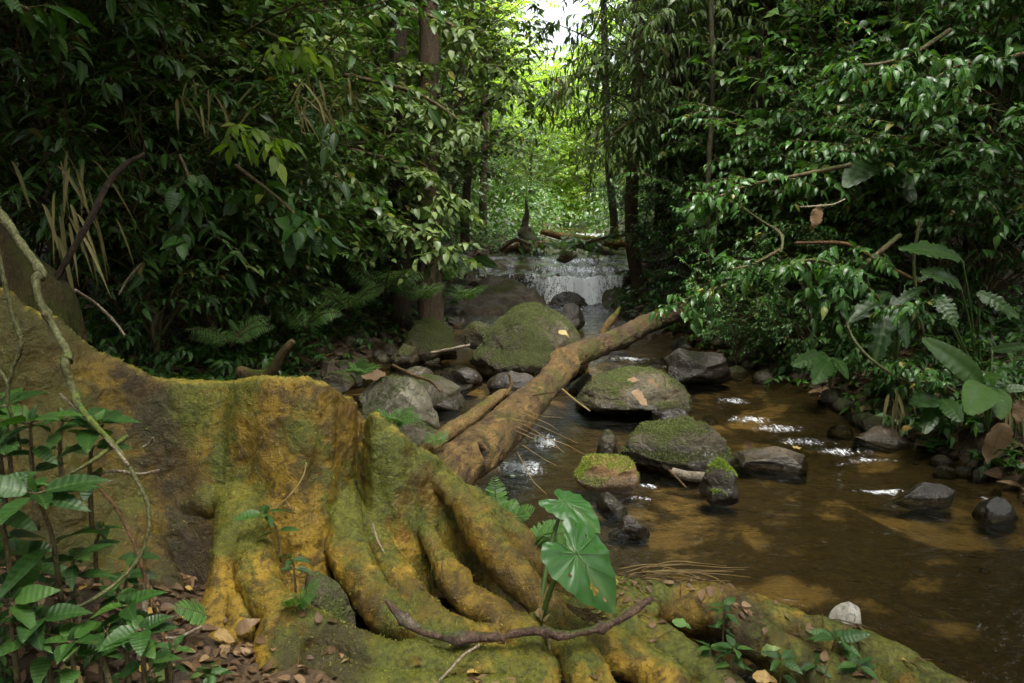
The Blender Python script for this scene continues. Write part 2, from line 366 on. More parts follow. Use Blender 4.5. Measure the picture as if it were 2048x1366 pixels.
RM = {
 'moss': rock_mat('mossy_boulder_stone', (.045, .038, .02), (.085, .07, .038), .95, (.040, .048, .006), .12),
 'half': rock_mat('half_mossy_stone', (.042, .034, .017), (.098, .079, .040), .78, (.05, .062, .008), .08),
 'grey': rock_mat('grey_stone', (.055, .046, .026), (.125, .108, .066), .6, (.045, .056, .010), .08),
 'pale': rock_mat('pale_stone', (.09, .08, .048), (.26, .24, .17), .55, (.045, .058, .010), .05),
 'white': rock_mat('whitish_stone', (.22, .20, .15), (.46, .44, .37), .05, (.05, .06, .012), -.03),
 'tan': rock_mat('tan_stone', (.15, .085, .028), (.28, .165, .055), .1, (.07, .11, .012), .0),
 'dark': rock_mat('dark_wet_stone', (.018, .015, .009), (.048, .038, .024), .3, (.035, .05, .01), .12, .5),  # tone lowered to stand in for shade on the right bank
 'wet': rock_mat('shiny_wet_stone', (.045, .034, .020), (.09, .066, .042), .0, (.03, .04, .01), 3.0, .42),
 'slab': rock_mat('slab_stone', (.055, .042, .025), (.12, .09, .055), .3, (.05, .06, .012), .0, .6),
}
def moss_tufts(V, F, top=.55, n=900, L=(.010, .022), seed=0, mask=None):
    """Short curved blades standing on the upward faces of a surface."""
    r = np.random.default_rng(seed); a, b, c = V[F[:, 0]], V[F[:, 1]], V[F[:, 2]]
    N = np.cross(b-a, c-a); ar = np.linalg.norm(N, axis=1); N = N/np.maximum(ar, 1e-12)[:, None]
    w = ar*(N[:, 2] > top)
    if mask is not None: w = w*mask((a+b+c)/3, N)
    if w.sum() <= 0: return None
    i = r.choice(len(F), n, p=w/w.sum()); u, v = r.random((2, n)); k = u+v > 1; u[k], v[k] = 1-u[k], 1-v[k]
    p = a[i]+(b-a)[i]*u[:, None]+(c-a)[i]*v[:, None]
    d = nrm(N[i] + r.normal(size=(n, 3))*.75); l = r.uniform(*L, n); sd = nrm(np.cross(d, r.normal(size=(n, 3))))
    wd = (l*.13)[:, None]; tip = p+d*l[:, None] + A(0, 0, -.25)*l[:, None]; mid = p+d*(l*.55)[:, None]
    VV = np.stack([p-sd*wd, p+sd*wd, mid+sd*wd*.8, tip, mid-sd*wd*.8], 1); b5 = (np.arange(n)*5)[:, None]
    g = Geo(); g.add(VV, [np.hstack([b5, b5+1, b5+2, b5+4]), np.hstack([b5+4, b5+2, b5+3])], np.repeat(r.random(n), 5)); return g
moss_m = leaf_mat('moss_blades', (.03, .040, .004), (.055, .068, .006), (.09, .10, .010), .7, .2, .25)
moss_bright_m = leaf_mat('bright_moss_blades', (.10, .16, .008), (.2, .28, .012), (.34, .40, .02), .7, .2, .25)
def rock(label, box, mat, z=None, Y=None, dep=.8, seed=0, sink=.25, group=None, moss=0, bright=False, cat='rock', name='rock', **kw):
    """A stone whose outline fills the photo box (x0, y0, x1, y1); its foot meets height z there (or stands at distance Y)."""
    x0, y0, x1, y1 = box; foot = P((x0+x1)/2, y1, z=z) if Y is None else P((x0+x1)/2, y1, Y=Y)
    w = (x1-x0)/FPX*foot[1]/2*1.03; yc = foot[1] + w*dep*.8
    top = P((x0+x1)/2, y0, Y=yc)[2]; w = (x1-x0)/FPX*yc/2*1.04; h = top - foot[2]; hh = (h + max(sink*h, .07 if Y is None else 0))/2
    V, F = rock_shape((w, w*dep, hh), seed, **kw)
    cx = ((x0+x1)/2-1024)/FPX*np.hypot(yc, .2)
    o = link(name, Geo().add(V, F).mesh(name, RM[mat] if isinstance(mat, str) else mat), None, (cx, yc, top-hh))
    tag(o, label, cat, group)
    if moss:
        g = moss_tufts(V, F, .6, moss, (.008, .02), seed)
        if g: tag(link('moss', g.mesh('moss', moss_bright_m if bright else moss_m), o), None, kind='stuff')
    return o
G1 = 'stones lying in the stream'
rock('huge dome-shaped boulder covered in green moss in mid-stream behind the fallen log', (942, 606, 1188, 752), 'moss', z=.09, seed=3, dep=.85, planes=7, cut=.74, n=6, taper=.24, moss=5000, cat='boulder', name='boulder')
rock('rounded dark mossy boulder left of the huge dome boulder', (812, 636, 918, 712), 'moss', z=.15, seed=14, cat='boulder', name='boulder', moss=800)
rock('low moss-topped stone wedged between two mossy boulders', (922, 642, 988, 704), 'moss', z=.16, seed=5)
rock('angular greenish stone at the still pool, left of the dome boulder', (778, 684, 838, 724), 'half', z=.12, seed=6)
rock('small flat stone beside the dry stick at the still pool', (836, 700, 880, 722), 'half', z=.11, seed=61)
rock('pale grey rock with a bare whitish slope right behind the buttress root', (688, 752, 872, 872), 'pale', z=.10, seed=7, dep=.8, planes=9, moss=700)
rock('long brown-grey slab lying beside the pale rock', (770, 750, 950, 815), 'grey', z=.06, seed=18, dep=.6, planes=8)
rock('flat oval stone with a lighter top behind the brown slab', (796, 733, 870, 760), 'grey', z=.08, seed=9, dep=.7)
rock('dark wet block where water slides beside the brown slab', (872, 734, 968, 784), 'wet', z=.06, seed=10, dep=.7)
rock('dark squat stone behind the splintered branch of the log', (968, 742, 1084, 806), 'dark', z=.05, seed=12, dep=.7)
rock('low grey stone with fern growing on it below the pale rock', (716, 820, 890, 915), 'grey', z=.06, seed=13, dep=.7, moss=900)
rock('humped mossy boulder with dead leaves on top right of the log', (1158, 734, 1392, 832), 'half', z=.04, seed=21, dep=.75, planes=6, cut=.82, n=6, moss=2500, cat='boulder', name='boulder')
rock('broad boulder with moss along its upper edge in the middle of the stream', (1252, 836, 1482, 946), 'half', z=.0, seed=22, dep=.6, planes=9, n=6, moss=2600, cat='boulder', name='boulder')
rock('orange-brown block of stone with a fringe of green moss on top', (1152, 898, 1285, 972), 'tan', z=.0, seed=24, dep=.8, planes=14, cut=.6, noise_=.05, moss=2600, bright=True)
rock('upright cone-shaped stone just behind the orange-brown block', (1196, 858, 1248, 925), 'grey', z=.01, seed=25, dep=.8, planes=8)
rock('squat grey stone with a bright yellow-green moss cap in the sandy shallows', (1418, 918, 1504, 998), 'grey', z=.0, seed=26, dep=.9, planes=12, cut=.62, moss=2600, bright=True)
rock('flat dark stone strewn with dead leaves right of the moss-capped stone', (1478, 894, 1645, 934), 'slab', z=.0, seed=27, dep=.6)
rock('dark brown stone behind the broad boulder', (1288, 806, 1396, 856), 'dark', z=.02, seed=28, dep=.7)
rock('shadowed brown boulder below the leafy right bank', (1318, 688, 1468, 764), 'dark', z=.1, seed=29, dep=.8, cat='boulder', name='boulder')
rock('small grey wedge of stone in front of the orange-brown block', (1196, 984, 1264, 1024), 'grey', z=-.01, seed=30, dep=.8, planes=12)
rock('half-sunken flat stone near the small grey wedge', (1226, 1026, 1312, 1070), 'slab', z=-.02, seed=31, dep=.7)
rock('pale whitish angular stone alone in shallow water beside the long root', (1698, 1208, 1780, 1270), 'white', z=0, seed=32, dep=.8, planes=12, cut=.62)
rock('long shiny wet rock making a small drop in the sandy water', (1818, 966, 1962, 1002), 'wet', z=-.01, seed=33, dep=.35)
rock('mossy boulder on the right shore below the broad-leaved plants', (1850, 826, 1996, 890), 'moss', z=.0, seed=34, dep=.8, cat='boulder', name='boulder')
rock('grey stone on the right shore beside the small yellow leaf', (1716, 846, 1858, 894), 'slab', z=.0, seed=35, dep=.7)
rock('dark stone at the right end of the small drop', (1990, 994, 2075, 1036), 'dark', z=-.01, seed=36, dep=.8)
rock('small pale pebble-like stone near the dry hanging leaf on the right shore', (1978, 934, 2016, 956), 'slab', z=.0, seed=361, dep=.8)
rock('grey-green oval stone on the left shore just above the root ridge', (628, 740, 706, 786), 'half', z=.12, seed=37, dep=.8)
rock('squarish brown stone on the left shore behind the grey-green oval stone', (632, 716, 672, 748), 'slab', z=.14, seed=38, dep=.8)
rock('small mossy stone under the little fern on the left shore', (676, 732, 726, 764), 'half', z=.12, seed=39)
rock('mossy ledge stone right of the waterfall', (1204, 536, 1300, 602), 'half', z=.26, seed=41, dep=.9, cat='boulder', name='boulder', moss=400)
rock('brown rock splitting the water at the foot of the waterfall', (1096, 582, 1176, 616), 'wet', z=.22, seed=42, dep=.6)
rock('dark mossy stone between the dome boulder and the waterfall pool', (1112, 606, 1170, 656), 'dark', z=.2, seed=43)
rock('dark wet stone in the middle of the cascade', (1085, 545, 1135, 580), 'wet', z=.42, seed=44, dep=.5)
rock('flat stone at the lip above the waterfall', (1112, 500, 1150, 520), 'half', z=.82, seed=45, dep=.6)
rock('low stone left of the cascade among the ferns', (930, 556, 985, 600), 'slab', z=.3, seed=46)
rock('low dark rock at the back of the still pool', (880, 612, 945, 645), 'dark', z=.2, seed=47, dep=.7)
rock('dark stone under the far end of the fallen log', (1205, 655, 1262, 690), 'dark', z=.16, seed=48)
rock('greenish stone under the middle of the fallen log', (1140, 745, 1200, 790), 'half', z=.06, seed=49)
rock('grey-green stone wedged under the arching roots of the buttress', (540, 1140, 688, 1272), 'half', Y=2.07, seed=52, dep=.7, sink=.3, planes=8)
# bedrock shelf carrying the cascade
yy, uu = np.linspace(9.9, 13.2, 150), np.linspace(-1.25, 2.3, 150); X, Y = np.meshgrid(uu, yy)
q = np.stack([X, Y, 0*X], -1); st = fbm(q*A(1.3, .8, 1), 3, 70)
wd_ = np.clip((Y-11.0)/.5, 0, 1); ch = np.clip((X - .30 + .5*wd_)/.25, 0, 1)*np.clip((1.4 + .6*wd_ - X)/.25, 0, 1)
slab = np.clip(.20 + .27*(Y-10.15) + .10*st + .13*fbm(q*A(2.1, 1.6, 1), 3, 73) + .05*(1-2*np.abs(fbm(q*A(5, 4, 1), 2, 74))), 0.08, .735)
base = (falls_z(X, Y) - .055)*ch + (slab + .04*fbm(q*4, 4, 71))*(1-ch) + .022*fbm(q*A(9, 7, 1), 4, 72)
edge = np.minimum(np.minimum((X+1.25)/.3, (2.3-X)/.3), np.minimum((Y-9.9)/.25, (13.2-Y)/.3)); base = base - .35*np.clip(1-edge, 0, 1)
V, Q = grid(X, Y, base); n0 = len(V)
ring = np.concatenate([np.arange(150), np.arange(1, 150)*150+149, 149*150+np.arange(148, -1, -1), np.arange(148, 0, -1)*150])
low = V[ring].copy(); low[:, 2] = -.4; k = len(ring); jj = np.arange(k)
Q2 = np.stack([ring[jj], n0+jj, n0+(jj+1) % k, ring[(jj+1) % k]], -1)
tag(link('rock_ledge', Geo().add(np.vstack([V, low]), [Q, Q2]).mesh('rock_ledge', rock_mat('ledge_stone', (.035, .025, .013), (.105, .074, .038), .5, (.05, .052, .010), None, .85))), 'stepped brown bedrock shelf that the waterfall runs over', 'rock ledge')

# ------------------------------------------------------------------ the buttress root in front
def frontD(py): return 2.42 - (py - 950)*.00105
ridge = [(-330, 330, 2.15), (-180, 470, 2.2), (-60, 560, 2.25), (0, 590, 2.28), (28, 600, 2.29), (42, 622, 2.30), (110, 641, 2.34), (200, 709, 2.4), (300, 763, 2.45), (400, 770, 2.48),
         (460, 768, 2.50), (540, 763, 2.44), (610, 768, 2.42), (660, 780, 2.47), (700, 800, 2.56), (716, 834, 2.60), (730, 848, 2.58), (752, 829, 2.48), (800, 878, 2.47), (870, 922, 2.53), (950, 985, 2.56), (1020, 1042, 2.58), (1080, 1092, 2.6), (1200, 1152, 2.58),
         (1300, 1186, 2.52), (1420, 1215, 2.45)]
rp = np.array([P(*r) for r in ridge]); n = 150
seg = np.r_[0, np.cumsum(np.linalg.norm(np.diff(rp, axis=0), axis=1))]; tt = np.linspace(0, seg[-1], n)
rp = np.stack([np.interp(tt, seg, rp[:, k]) for k in range(3)], -1)
K = 16; s = np.linspace(0, 1, K)
zb = -.22; H = rp[:, 2] - zb
q1 = np.stack([tt*2.4, 0*tt, 0*tt], -1); flute = fbm(q1, 2, 81)
fr_ = .014 + .03*s[None]**.6 + (.20*s[None] + .34*s[None]**2.6)*(1 + .45*flute[:, None]*s[None])*np.clip(H/.9, .35, 1.2)[:, None]
bk_ = .014 + .03*s[None]**.6 + .22*s[None]**2.2 + 0*fr_
zz = rp[:, 2:3] - H[:, None]*s[None]
und = .05*fbm(np.stack([tt[:, None]*1.8 + 0*s[None], 2.2*zz, 0*zz], -1), 2, 83)*np.sin(np.pi*np.clip(s*1.1, 0, 1))[None]
front = np.stack([rp[:, 0:1] + 0*s[None], rp[:, 1:2] - fr_ + und, zz], -1); back = np.stack([rp[:, 0:1] + 0*s[None], rp[:, 1:2] + bk_ + und, zz], -1)
prof = np.concatenate([front[:, ::-1], back], 1); npf = prof.shape[1]
V = prof.reshape(-1, 3); i = (np.arange(n-1)*npf)[:, None]; j = np.arange(npf)[None]; j2 = (j+1) % npf
Q = np.stack([i+j, i+npf+j, i+npf+j2, i+j2], -1).reshape(-1, 4)
rg = Geo(); rg.add(V, [Q])
for e, fl in ((0, 0), (n-1, 1)):                 # end caps
    c = prof[e].mean(0); ids = np.arange(npf); g2 = np.vstack([prof[e], c]); T = np.stack([ids, (ids+1) % npf, np.full(npf, npf)], -1)
    rg.add(g2, [T if fl == 0 else T[:, ::-1]])
def root(pts, ns=18, seed=0, wob=.22):
    """A root as a swelling tube: rows (px, py, distance offset from the front face, radius in photo px)."""
    w = np.array([[*P(a, b, Y=frontD(b) + d), r/FPX*(frontD(b)+d)] for a, b, d, r in pts])
    w = smooth_path(w, 14*len(pts)); tube(w[:, :3], np.maximum(w[:, 3], .004), ns, rg, wob=wob, seed=seed)
for k, r in enumerate([
    [(500, 960, .06, 30), (485, 1020, 0, 44), (478, 1080, -.04, 46), (455, 1150, -.06, 36), (435, 1220, -.06, 32), (420, 1290, -.05, 36), (440, 1345, -.05, 44), (470, 1420, -.05, 40)],
    [(482, 1070, -.03, 40), (510, 1140, -.08, 40), (535, 1195, -.10, 36), (572, 1235, -.10, 40), (560, 1300, -.1, 42), (560, 1400, -.1, 48)],
    [(455, 1180, -.05, 24), (490, 1225, -.08, 22), (470, 1280, -.09, 20), (430, 1300, -.08, 26)],
    [(575, 1245, -.1, 30), (640, 1270, -.08, 34), (700, 1290, -.1, 32), (760, 1320, -.09, 38), (860, 1340, -.06, 42), (1000, 1350, -.03, 48), (1100, 1360, -.02, 50)],
    [(250, 1020, .07, 12), (330, 1015, .05, 22), (420, 1000, .02, 26), (500, 1005, .0, 30)],
    [(680, 910, .12, 10), (684, 1000, .09, 26), (690, 1080, .065, 38), (720, 1150, .035, 38), (770, 1220, .01, 38), (850, 1270, 0, 40), (960, 1300, 0, 44)],
    [(725, 1010, .10, 8), (760, 1100, .055, 22), (800, 1160, .025, 26), (840, 1215, 0, 26), (900, 1260, -.02, 26), (1000, 1280, 0, 24)],
    [(830, 910, .10, 10), (880, 960, .10, 20), (940, 1030, .06, 26), (985, 1095, .03, 30), (1040, 1160, .03, 30), (1090, 1210, .04, 28), (1160, 1245, .06, 30)],
    [(960, 1015, .13, 18), (1040, 1090, .12, 22), (1110, 1150, .12, 28), (1190, 1200, .14, 36), (1300, 1235, .16, 40)],
    [(1100, 1250, .03, 30), (1130, 1290, -.02, 34), (1170, 1340, -.03, 36), (1210, 1420, -.03, 40)],
    [(1200, 1190, .18, 38), (1320, 1205, .22, 40), (1440, 1228, .22, 42), (1560, 1258, .18, 44), (1680, 1300, .14, 46), (1790, 1350, .10, 44), (1930, 1420, .06, 46)],
    [(1180, 1240, .10, 34), (1260, 1270, .08, 40), (1340, 1310, .06, 40), (1420, 1360, .04, 40), (1500, 1430, .02, 40)],
    [(1060, 1265, .02, 34), (1180, 1290, .02, 40), (1290, 1330, .02, 40), (1360, 1400, 0, 44)],
    [(250, 1040, .06, 26), (300, 1110, .03, 30), (335, 1170, .0, 24), (345, 1230, 0, 18)],
    [(620, 1330, -.10, 36), (700, 1370, -.1, 44), (860, 1400, -.08, 50), (1020, 1410, -.05, 50)],
    [(1440, 1240, .20, 36), (1560, 1310, .12, 40), (1680, 1380, .06, 50), (1800, 1440, .04, 50)],
    [(150, 830, .08, 34), (230, 900, .05, 40), (260, 1000, .02, 44), (240, 1120, .0, 44), (230, 1300, -.02, 50)],
    [(850, 1060, .10, 8), (890, 1130, .065, 24), (930, 1190, .03, 30), (1000, 1240, .01, 32), (1060, 1300, -.03, 36), (1080, 1400, -.04, 40)],
  ]): root(r, seed=100+k)
tmp = bpy.data.objects.new('tmp', rg.mesh('tmp')); C.objects.link(tmp)
md = tmp.modifiers.new('r', 'REMESH'); md.mode = 'VOXEL'; md.voxel_size = .0072; md.use_smooth_shade = True
sm = tmp.modifiers.new('s', 'SMOOTH'); sm.iterations = 6; sm.factor = .5
dg = bpy.context.evaluated_depsgraph_get(); dg.update()
rm = bpy.data.meshes.new_from_object(tmp.evaluated_get(dg)); rm.name = 'buttress'
bpy.data.objects.remove(tmp)
V = np.empty(len(rm.vertices)*3, np.float32); rm.vertices.foreach_get('co', V); V = V.reshape(-1, 3).astype(float)
Nn = np.empty(len(V)*3, np.float32); rm.vertices.foreach_get('normal', Nn); Nn = Nn.reshape(-1, 3)
warp = V + .034*np.stack([fbm(V*6, 2, 90), fbm(V*6, 2, 91), fbm(V*6, 2, 92)], -1)
rid = 1 - np.abs(fbm(warp*A(11, 11, 5), 3, 93))*2.4
rid2 = 1 - np.abs(fbm(warp*A(34, 30, 20), 2, 89))*2.6; rid3 = 1 - np.abs(fbm(V*A(9, 6, 2.2) + .8*warp, 3, 88))*2.4
d = .018*fbm(V*4.5, 3, 94) + .008*rid + .0045*rid2 + .011*rid3 + .003*fbm(V*58, 2, 96)
V = V + Nn*d[:, None]; rm.vertices.foreach_set('co', V.astype(np.float32).ravel()); rm.update()
m = Mat('ochre_root_bark'); o = m.pos()
n1 = m.noise(2.6, 5, .6, o, .5); n2 = m.noise(15, 6, .68, o, .6); n3 = m.noise(70, 5, .7, o, .3); n4 = m.noise(3.4, 5, .62, m.scale_vec(o, (1, 1, .7)), .3); n5 = m.noise(5.0, 4, .6)
c = m.mix(m.rng(n1, .35, .68), (.090, .058, .006), (.265, .168, .012))
c = m.mix(m.rng(n5, .58, .74, 0, .7), c, (.15, .060, .008))
c = m.mix(m.rng(n2, .46, .60, 0, .82), c, (.036, .021, .004))
c = m.mix(m.rng(n3, .50, .66, 0, .75), c, (.045, .026, .006)); c = m.mix(m.rng(n3, .30, .42, .35, 0), c, (.50, .34, .08))
nz = m.sep(m.geo('Normal'))[2]
k = m.math('ADD', m.math('ADD', m.math('MULTIPLY', nz, .10), n4), m.math('MULTIPLY', m.math('SUBTRACT', n2, .5), .22))
mc = m.mix(m.rng(n3, .35, .68), (.085, .105, .007), (.025, .035, .004)); c = m.mix(m.rng(k, .50, .64, 0, .82), c, mc)
wet = m.rng(m.noise(1.5, 4, .6, m.scale_vec(o, (1.3, 1, 1))), .57, .68, 0, .75); c = m.mix(wet, c, (.022, .014, .005))
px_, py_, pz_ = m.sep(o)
left_moss_shade = m.rng(m.math('ADD', px_, m.math('MULTIPLY', m.math('SUBTRACT', n1, .5), .9)), -1.34, -1.02, .72, 0)
c = m.mix(left_moss_shade, c, m.mix(m.rng(n3, .35, .7), (.026, .024, .004), (.075, .062, .009)))  # left end: dark moss, darkened further to carry the canopy's shade
s0, s1_ = P(255, 715, Y=2.40), P(345, 960, Y=2.36); kx = (s1_[0]-s0[0])/(s1_[2]-s0[2])
tt_ = m.math('SUBTRACT', m.math('SUBTRACT', px_, float(s0[0])), m.math('MULTIPLY', m.math('SUBTRACT', pz_, float(s0[2])), float(kx)))
tt_ = m.math('ABSOLUTE', m.math('ADD', tt_, m.math('MULTIPLY', m.math('SUBTRACT', n2, .5), .22)))
c = m.mix(m.rng(tt_, .03, .11, .78, 0), c, (.018, .012, .005))          # the dark wet streak down the face
rim = m.rng(m.math('ADD', nz, m.math('MULTIPLY', m.math('SUBTRACT', n2, .5), 1.3)), .62, .95, 0, .75)
c = m.mix(m.math('MULTIPLY', rim, m.rng(pz_, .5, .85)), c, m.mix(m.rng(n3, .35, .65), (.30, .22, .026), (.12, .105, .010)))
nb = m.bump(m.math('ADD', m.math('MULTIPLY', n2, 1.0), m.math('MULTIPLY', n3, .6)), .8, .018)
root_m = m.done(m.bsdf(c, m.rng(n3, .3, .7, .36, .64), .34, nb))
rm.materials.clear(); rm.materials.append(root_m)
tree = thing('buttress_tree', 'giant tree with a wavy ochre buttress root sprawling across the whole foreground', 'tree', (-2.0, 2.3, 0))
def under(o, par):                              # parent without moving
    o.parent = par; o.location = Vector(o.location) - par.location; return o
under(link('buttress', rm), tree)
rm.calc_loop_triangles(); Fm = np.empty(len(rm.loop_triangles)*3, np.int32); rm.loop_triangles.foreach_get('vertices', Fm); Fm = Fm.reshape(-1, 3)
vis = lambda c, N: (c[:, 1] < 2.75)*(fbm(c*5, 3, 97) > -.12)*np.clip(N[:, 2]-.2, 0, 1)*(c[:, 2] > .3)
g = moss_tufts(V, Fm, .35, 9000, (.004, .010), 5, vis); tag(under(link('moss', g.mesh('moss', leaf_mat('root_moss', (.09, .08, .006), (.21, .165, .012), (.34, .27, .022), .7, .2, .25))), tree), None, kind='stuff')
ROOTV, ROOTF = V, Fm
vis2 = lambda c, N: np.clip(fbm(c*3.2, 3, 98)-.10, 0, 1)*(c[:, 1] < 2.7)
g = moss_tufts(V, Fm, -.2, 7000, (.004, .009), 6, vis2); tag(under(link('moss', g.mesh('moss', leaf_mat('green_moss', (.05, .08, .005), (.10, .14, .009), (.18, .22, .012), .7, .2, .25))), tree), None, kind='stuff')
# trunk of that tree, mostly past the left edge, and a second mossy buttress plate behind
tr = smooth_path([(-2.15, 2.45, -.3, .62), (-2.15, 2.5, .8, .5), (-2.2, 2.55, 2.2, .42), (-2.2, 2.6, 5, .38), (-2.1, 2.6, 9, .3)], 60)
dark_moss_bark = bark_mat('dark_mossy_bark', (.045, .030, .012), (.085, .058, .022), (.05, .06, .008), .9)
under(link('trunk', tube(tr[:, :3], tr[:, 3], 40, wob=.2, seed=5).mesh('trunk', dark_moss_bark)), tree)
pl = []
for a, b in zip([(-120, 330), (-40, 420), (20, 470), (70, 520), (115, 560), (146, 610), (160, 700), (190, 800)], [3.0, 3.02, 3.05, 3.08, 3.1, 3.12, 3.14, 3.16]):
    pl.append(P(a[0], a[1], Y=b))
pl = smooth_path(pl, 40); s = np.linspace(0, 1, 10); Hh = pl[:, 2] + .2
zz = pl[:, 2:3] - Hh[:, None]*s[None]; fr2 = .05 + .10*s[None]**.5 + 0*zz
prof = np.concatenate([np.stack([pl[:, 0:1]+.25*s[None]**2, pl[:, 1:2]-fr2, zz], -1)[:, ::-1], np.stack([pl[:, 0:1]+.25*s[None]**2, pl[:, 1:2]+fr2, zz], -1)], 1)
prof = prof + .03*fbm(prof*3.5, 3, 99)[..., None]*A(0, 1, .4); V, Q = grid(prof[..., 0], prof[..., 1], prof[..., 2]); kk = np.arange(20)
under(link('buttress', Geo().add(V, [Q, np.stack([39*20+kk[:-1], 39*20+kk[1:], 39*20+(19-kk[1:]), 39*20+(19-kk[:-1])], -1)[:9]]).mesh('buttress', dark_moss_bark)), tree)

# ------------------------------------------------------------------ the fallen log
lm = Mat('log_bark'); o = lm.pos(); ov = lm.scale_vec(o, (1, .45, 1))
n1 = lm.noise(5, 6, .62, ov, .5); n2 = lm.noise(48, 5, .65); n3 = lm.noise(4.2, 4, .6); n4 = lm.noise(15, 5, .7)
uvv = lm.attr('luv', 'Vector'); n6 = lm.noise(16, 6, .68, lm.scale_vec(uvv, (1, .35, 1)), .8); n7 = lm.noise(55, 5, .7, lm.scale_vec(uvv, (1, .4, 1)))
c = lm.mix(lm.rng(n1, .34, .66), (.10, .060, .018), (.25, .155, .045)); c = lm.mix(lm.rng(n4, .5, .68, 0, .75), c, (.05, .022, .010)); c = lm.mix(lm.rng(n2, .5, .72, 0, .7), c, (.05, .026, .012))
c = lm.mix(lm.rng(n6, .50, .62, 0, .85), c, (.035, .020, .010)); c = lm.mix(lm.rng(n6, .34, .46, .75, 0), c, (.33, .215, .06)); c = lm.mix(lm.rng(n7, .54, .68, 0, .8), c, (.03, .018, .009))
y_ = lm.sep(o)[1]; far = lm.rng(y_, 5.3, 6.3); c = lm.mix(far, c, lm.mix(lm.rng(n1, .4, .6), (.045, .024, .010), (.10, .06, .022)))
c = lm.mix(lm.rng(lm.math('ADD', n3, lm.math('MULTIPLY', lm.sep(lm.geo('Normal'))[0], .08)), .52, .66, 0, .75), c, (.07, .075, .008))
c = lm.mix(lm.attr('rnd'), (.022, .014, .008), c)          # darker inside of the knothole
log_m = lm.done(lm.bsdf(c, .62, .45, lm.bump(lm.math('ADD', lm.math('MULTIPLY', n6, 1.2), lm.math('ADD', n4, lm.math('MULTIPLY', n7, .6))), 1.0, .03)))
lp = [(820, 1010, 2.72, 46), (893, 950, 3.05, 50), (950, 908, 3.35, 50), (1000, 866, 3.75, 44), (1045, 820, 4.25, 37), (1083, 780, 4.75, 31), (1120, 742, 5.25, 27), (1140, 716, 5.6, 25), (1180, 699, 6.1, 22), (1240, 676, 6.7, 22), (1300, 646, 7.3, 20), (1370, 620, 8.1, 18)]
lw = smooth_path(np.array([[*P(a, b, Y=d), r/FPX*d] for a, b, d, r in lp]), 640)
T, N, B = frames(lw[:, :3]); ns = 84; a = np.linspace(0, 2*np.pi, ns, endpoint=False)
dirs = N[:, None]*np.cos(a)[None, :, None] + B[:, None]*np.sin(a)[None, :, None]
pv = lw[:, None, :3] + dirs*lw[:, 3][:, None, None]
rel = pv - A(0, 0, CAMZ); zf = rel[..., 1]*math.cos(PITCH) - rel[..., 2]*math.sin(PITCH); yu = rel[..., 1]*math.sin(PITCH) + rel[..., 2]*math.cos(PITCH)
pxl = np.hypot(1024 + FPX*rel[..., 0]/zf - 974, 683 - FPX*yu/zf - 902); kk = np.unravel_index(np.where(pxl < 10, zf, 99).argmin(), zf.shape); dh = np.linalg.norm((pv - pv[kk])*A(1, 1, 1.1), axis=-1)
hr = .042
off = .018*fbm(pv*A(6, 4, 6), 3, 120) + .011*fbm(pv*A(26, 12, 26), 3, 121) + .004*fbm(pv*70, 2, 122) - .012*np.clip(fbm(pv*A(20, 3, 20), 3, 126)-.15, 0, 1) + .008*np.exp(-((dh-hr*1.35)/(hr*.45))**2) - .10*np.clip((hr-dh)/(hr*.22), 0, 1)
off += .02*np.exp(-((np.arange(640)[:, None]-373)/14)**2)*(1 + fbm(pv*5, 2, 124))
pv = pv + dirs*off[..., None]
V = pv.reshape(-1, 3); i = np.arange(639)[:, None]*ns; j = np.arange(ns)[None]; j2 = (j+1) % ns
Q = np.stack([i+j, i+j2, i+ns+j2, i+ns+j], -1).reshape(-1, 4)
log = thing('fallen_log', 'long fallen tree trunk with a knothole lying diagonally across the stream', 'log', lw[240, :3])
lg = Geo().add(V, [Q], np.where(dh.ravel() < hr*1.0, 0., 1.), np.stack([np.tile(np.abs(a/np.pi-1)*.42, 640), np.repeat(np.linspace(0, 6, 640), ns)], -1)); jj = np.arange(ns)
for e in (0, 639):
    cc = pv[e].mean(0) + T[e]*(.05 if e == 0 else 0); lg.add(np.vstack([pv[e], cc]), [np.stack([jj, (jj+1) % ns, np.full(ns, ns)], -1)])
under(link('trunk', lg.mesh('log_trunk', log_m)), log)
rimp = pv[kk] + hr*1.12*(np.cos(np.linspace(0, 2*np.pi, 26))[:, None]*nrm(np.cross(dirs[kk], T[kk[0]])) + np.sin(np.linspace(0, 2*np.pi, 26))[:, None]*T[kk[0]]) + dirs[kk]*.003
under(link('knothole_rim', tube(rimp, .0085 + .003*np.sin(np.arange(26)*1.7), 8, cap=False, wob=.3).mesh('knothole_rim', bark_mat('knot_rim', (.07, .03, .012), (.16, .085, .03), moss_amt=.0))), log)
br = smooth_path([(*P(850, 905, Y=3.14), .034), (*P(895, 868, Y=3.4), .036), (*P(945, 832, Y=3.7), .034), (*P(990, 798, Y=4.05), .030), (*P(1012, 785, Y=4.25), .024)], 60)
stub_m = bark_mat('pale_splintered_wood', (.14, .085, .028), (.30, .20, .07), (.10, .12, .012), .35, (9, 3, 9))
bo = under(link('branch', tube(br[:, :3], br[:, 3], 22, wob=.3, seed=8).mesh('branch', stub_m)), log)
sg = Geo()
for k in range(9):
    p0 = br[-1-k % 3, :3] + rng.normal(size=3)*.012; d = nrm(A(.5, .5, .25) + rng.normal(size=3)*.5)
    p0 = p0 - A(*log.location) - A(*bo.location)*0; tube([p0, p0+d*.05, p0+d*.10+A(0, 0, -.01)], [.008, .006, .001], 5, sg)
link('splinter', sg.mesh('splinter', stub_m), bo); tw = smooth_path([P(1012, 792, Y=4.12), P(1022, 770, Y=4.14), P(1020, 755, Y=4.14), P(1016, 747, Y=4.13)], 14)
